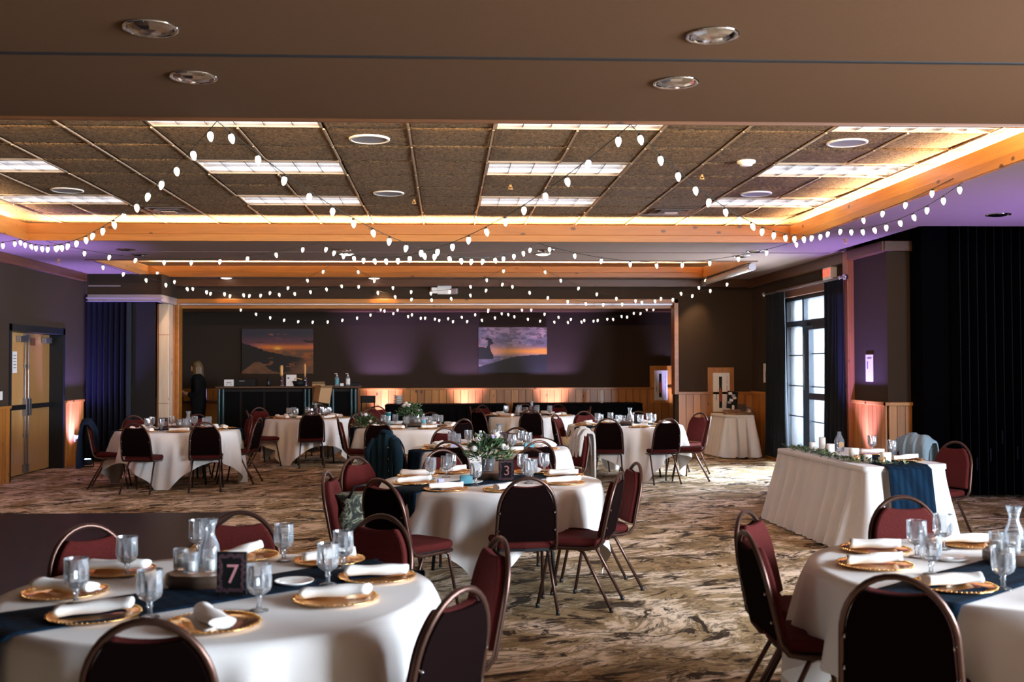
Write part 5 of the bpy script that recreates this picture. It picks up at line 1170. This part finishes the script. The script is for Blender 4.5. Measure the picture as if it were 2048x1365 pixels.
sstring(E2, E3, .46, 'bulb string across the back coffer, its middle section', .34)
sstring(E4, E5, .50, 'bulb string across the back coffer, its right section', .34)
G0 = (-5.25, 15.95, zb); G1 = (-1.72, 19.2, 3.18); G2 = (1.07, 19.2, 3.18); G3 = (4.75, 18.9, 3.16)
sstring(G0, G1, .33, 'lower bulb string from the near left corner of the back coffer', .34)
sstring(G1, G2, .30, 'lower bulb string before the emergency light on the back wall', .34)
sstring(G2, G3, .38, 'lower bulb string before the right part of the back wall', .34)
H0 = (-4.0, 20.3, 2.79); H1 = (-1.02, 20.3, 2.79); H2 = (.70, 20.3, 2.79); H3 = (1.55, 20.3, 2.79); H4 = (4.10, 20.3, 2.79)
sstring(H0, H1, .27, 'small bulb string under the alcove header, above the sunset picture', .27, .1, .9)
sstring(H1, H3, .26, 'small bulb string under the alcove header, left of the lone tree picture, long one', .27, .1, .9)
sstring((-1.4, 21.2, 2.84), (1.05, 21.2, 2.84), .22, 'small bulb string deeper in the alcove, left of the lone tree picture', .27, .1, .9)
sstring((.75, 21.2, 2.84), (4.2, 21.2, 2.86), .30, 'small bulb string deeper in the alcove, above and right of the lone tree picture', .27, .1, .9)
sstring(H3, H4, .24, 'small bulb string under the alcove header at its right end', .27, .1, .9)
# ------------------------------------------------------------------ person
def skin(name, pts, edges, rad, m, parent, lv=2, root=0):
    me = bpy.data.meshes.new(name); me.from_pydata(pts, edges, []); o = bpy.data.objects.new(name, me); C.objects.link(o); o.parent = parent
    s_ = o.modifiers.new('skin', 'SKIN'); s_.use_smooth_shade = True
    for i, r_ in enumerate(rad): me.skin_vertices[0].data[i].radius = r_ if isinstance(r_, tuple) else (r_, r_); me.skin_vertices[0].data[i].use_root = (i == root)
    u_ = o.modifiers.new('sub', 'SUBSURF'); u_.levels = lv; u_.render_levels = lv
    me.materials.append(M[m]); return o
pe = thing('person', 'person with long fair hair in black clothes standing by the bar', 'person', (-4.84, 20.9, 0), 0)
# faces -X, x forward is negative
body = [(0, 0, .98), (.0, 0, 1.12), (.0, 0, 1.28), (.01, 0, 1.42), (-.01, 0, 1.50), (-.025, 0, 1.565), (-.035, 0, 1.64), (-.03, 0, 1.71),
        (0, -.17, 1.40), (.03, -.20, 1.22), (-.02, -.19, 1.08), (-.17, -.14, 1.10), (-.27, -.10, 1.13), (0, .17, 1.40), (.03, .20, 1.22), (-.02, .19, 1.08), (-.17, .14, 1.10), (-.27, .09, 1.12),
        (0, -.09, .92), (.0, -.10, .52), (.02, -.10, .10), (-.12, -.11, .04), (0, .09, .92), (.02, .10, .52), (.05, .10, .10), (-.08, .11, .04)]
bed = [(0, 1), (1, 2), (2, 3), (3, 4), (4, 5), (5, 6), (6, 7), (3, 8), (8, 9), (9, 10), (10, 11), (11, 12), (3, 13), (13, 14), (14, 15), (15, 16), (16, 17), (0, 18), (18, 19), (19, 20), (20, 21), (0, 22), (22, 23), (23, 24), (24, 25)]
br = [(.11, .15), (.095, .125), (.105, .14), (.09, .13), .05, .065, (.088, .073), .055, .06, .047, .042, .036, .028, .06, .047, .042, .036, .028, .09, .058, .042, .035, .09, .058, .042, .035]
skin('body', body, bed, br, 'skin', pe)
cl_ids = [0, 1, 2, 3, 4, 8, 9, 10, 11, 13, 14, 15, 16, 18, 19, 20, 22, 23, 24]
mp = {a: i for i, a in enumerate(cl_ids)}
skin('black_top_and_trousers', [body[i] for i in cl_ids], [(mp[a], mp[b]) for a, b in bed if a in mp and b in mp], [tuple(q * 1.42 + .006 for q in (br[i] if isinstance(br[i], tuple) else (br[i],) * 2)) for i in cl_ids], 'blackcloth', pe)
for sy, y in ((-1, -.11), (1, .11)): MB().rings([[(-.05 + a * .12 * k, y + b * .042 * k, z) for a, b in ((-1, -.7), (-1.05, 0), (-1, .7), (0, 1), (.9, .8), (1, 0), (.9, -.8), (0, -1))] for z, k in ((.0, 1), (.03, 1), (.06, .85), (.09, .5))], True, True, True).build('shoe', 'black', pe)
rs = []
for i in range(14):
    u = i / 13; z = 1.76 - u * .52; row = []
    for j in range(25):
        a = R(-125 + 250 * j / 24); k = math.sin(min(1, u * 3.4 + .12) * PI / 2); rx_ = .105 * k + .02 * u; ry = .095 * k + .012 * u
        row.append((-.03 + .01 * u + math.cos(a) * (rx_ + .008 * math.sin(9 * a)), math.sin(a) * (ry + .006 * math.sin(11 * a)), z))
    rs.append(row)
o = MB().rings(rs, False).build('hair', 'hair', pe); o.modifiers.new('t', 'SOLIDIFY').thickness = .012
MB().ball((-.035, 0, 1.665), .10, (1, .9, 1.02), 14, 9).build('hair_crown', 'hair', pe).data.materials[0] = M['hair']
MB().ball((-.115, 0, 1.60), .075, (.55, .8, 1.05), 12, 8).rings([[(-.15, .012, 1.60), (-.15, -.012, 1.60)], [(-.178, .008, 1.585), (-.178, -.008, 1.585)], [(-.152, .014, 1.57), (-.152, -.014, 1.57)]], False).build('face', 'skin', pe)
for sy in (-1, 1):
    MB().ball((-.148, sy * .028, 1.622), .009, (.5, 1, .6), 8, 5).build('eye', 'black', pe)
MB().ball((-.150, 0, 1.552), .014, (.5, 1.2, .4), 8, 5).build('mouth', 'redprint', pe)
for sy, hy in ((-1, -.09), (1, .08)):
    pts = [(-.28, hy, 1.13), (-.33, hy, 1.135)]; ed = [(0, 1)]; rd_ = [.026, .03]
    for k in range(4):
        y_ = hy + (k - 1.5) * .019; b0 = len(pts); L = (.07, .08, .075, .06)[k]
        pts += [(-.35, y_, 1.14), (-.35 - L * .55, y_ + .002, 1.13), (-.35 - L * .85, y_ + .002, 1.105)]; ed += [(1, b0), (b0, b0 + 1), (b0 + 1, b0 + 2)]; rd_ += [.010, .009, .008]
    b0 = len(pts); pts += [(-.32, hy - sy * .035, 1.15), (-.36, hy - sy * .05, 1.155)]; ed += [(0, b0), (b0, b0 + 1)]; rd_ += [.011, .009]
    skin('hand', pts, ed, rd_, 'skin', pe)
pi_ = thing('glass_pitcher', 'clear glass pitcher held in the hands of the person by the bar', 'pitcher', (-5.24, 20.9, 1.00)); MB().lathe([(0, 0), (.05, 0), (.06, .05), (.05, .13), (.055, .18), (.05, .18), (.045, .13), (.054, .05), (0, .01)], 18).build('body', 'clear', pi_); MB().tube([(.05, 0, .15), (.095, 0, .13), (.09, 0, .06), (.055, 0, .04)], .008).build('handle', 'clear', pi_)
M['curt'].name = 'dark_blue_curtain_cloth'
for k_, v_ in LB.items():
    if k_ == 'p' and v_: print('UNUSED PROTO', v_)
    if len(v_) > 1: print('DUP LABEL', k_, v_)
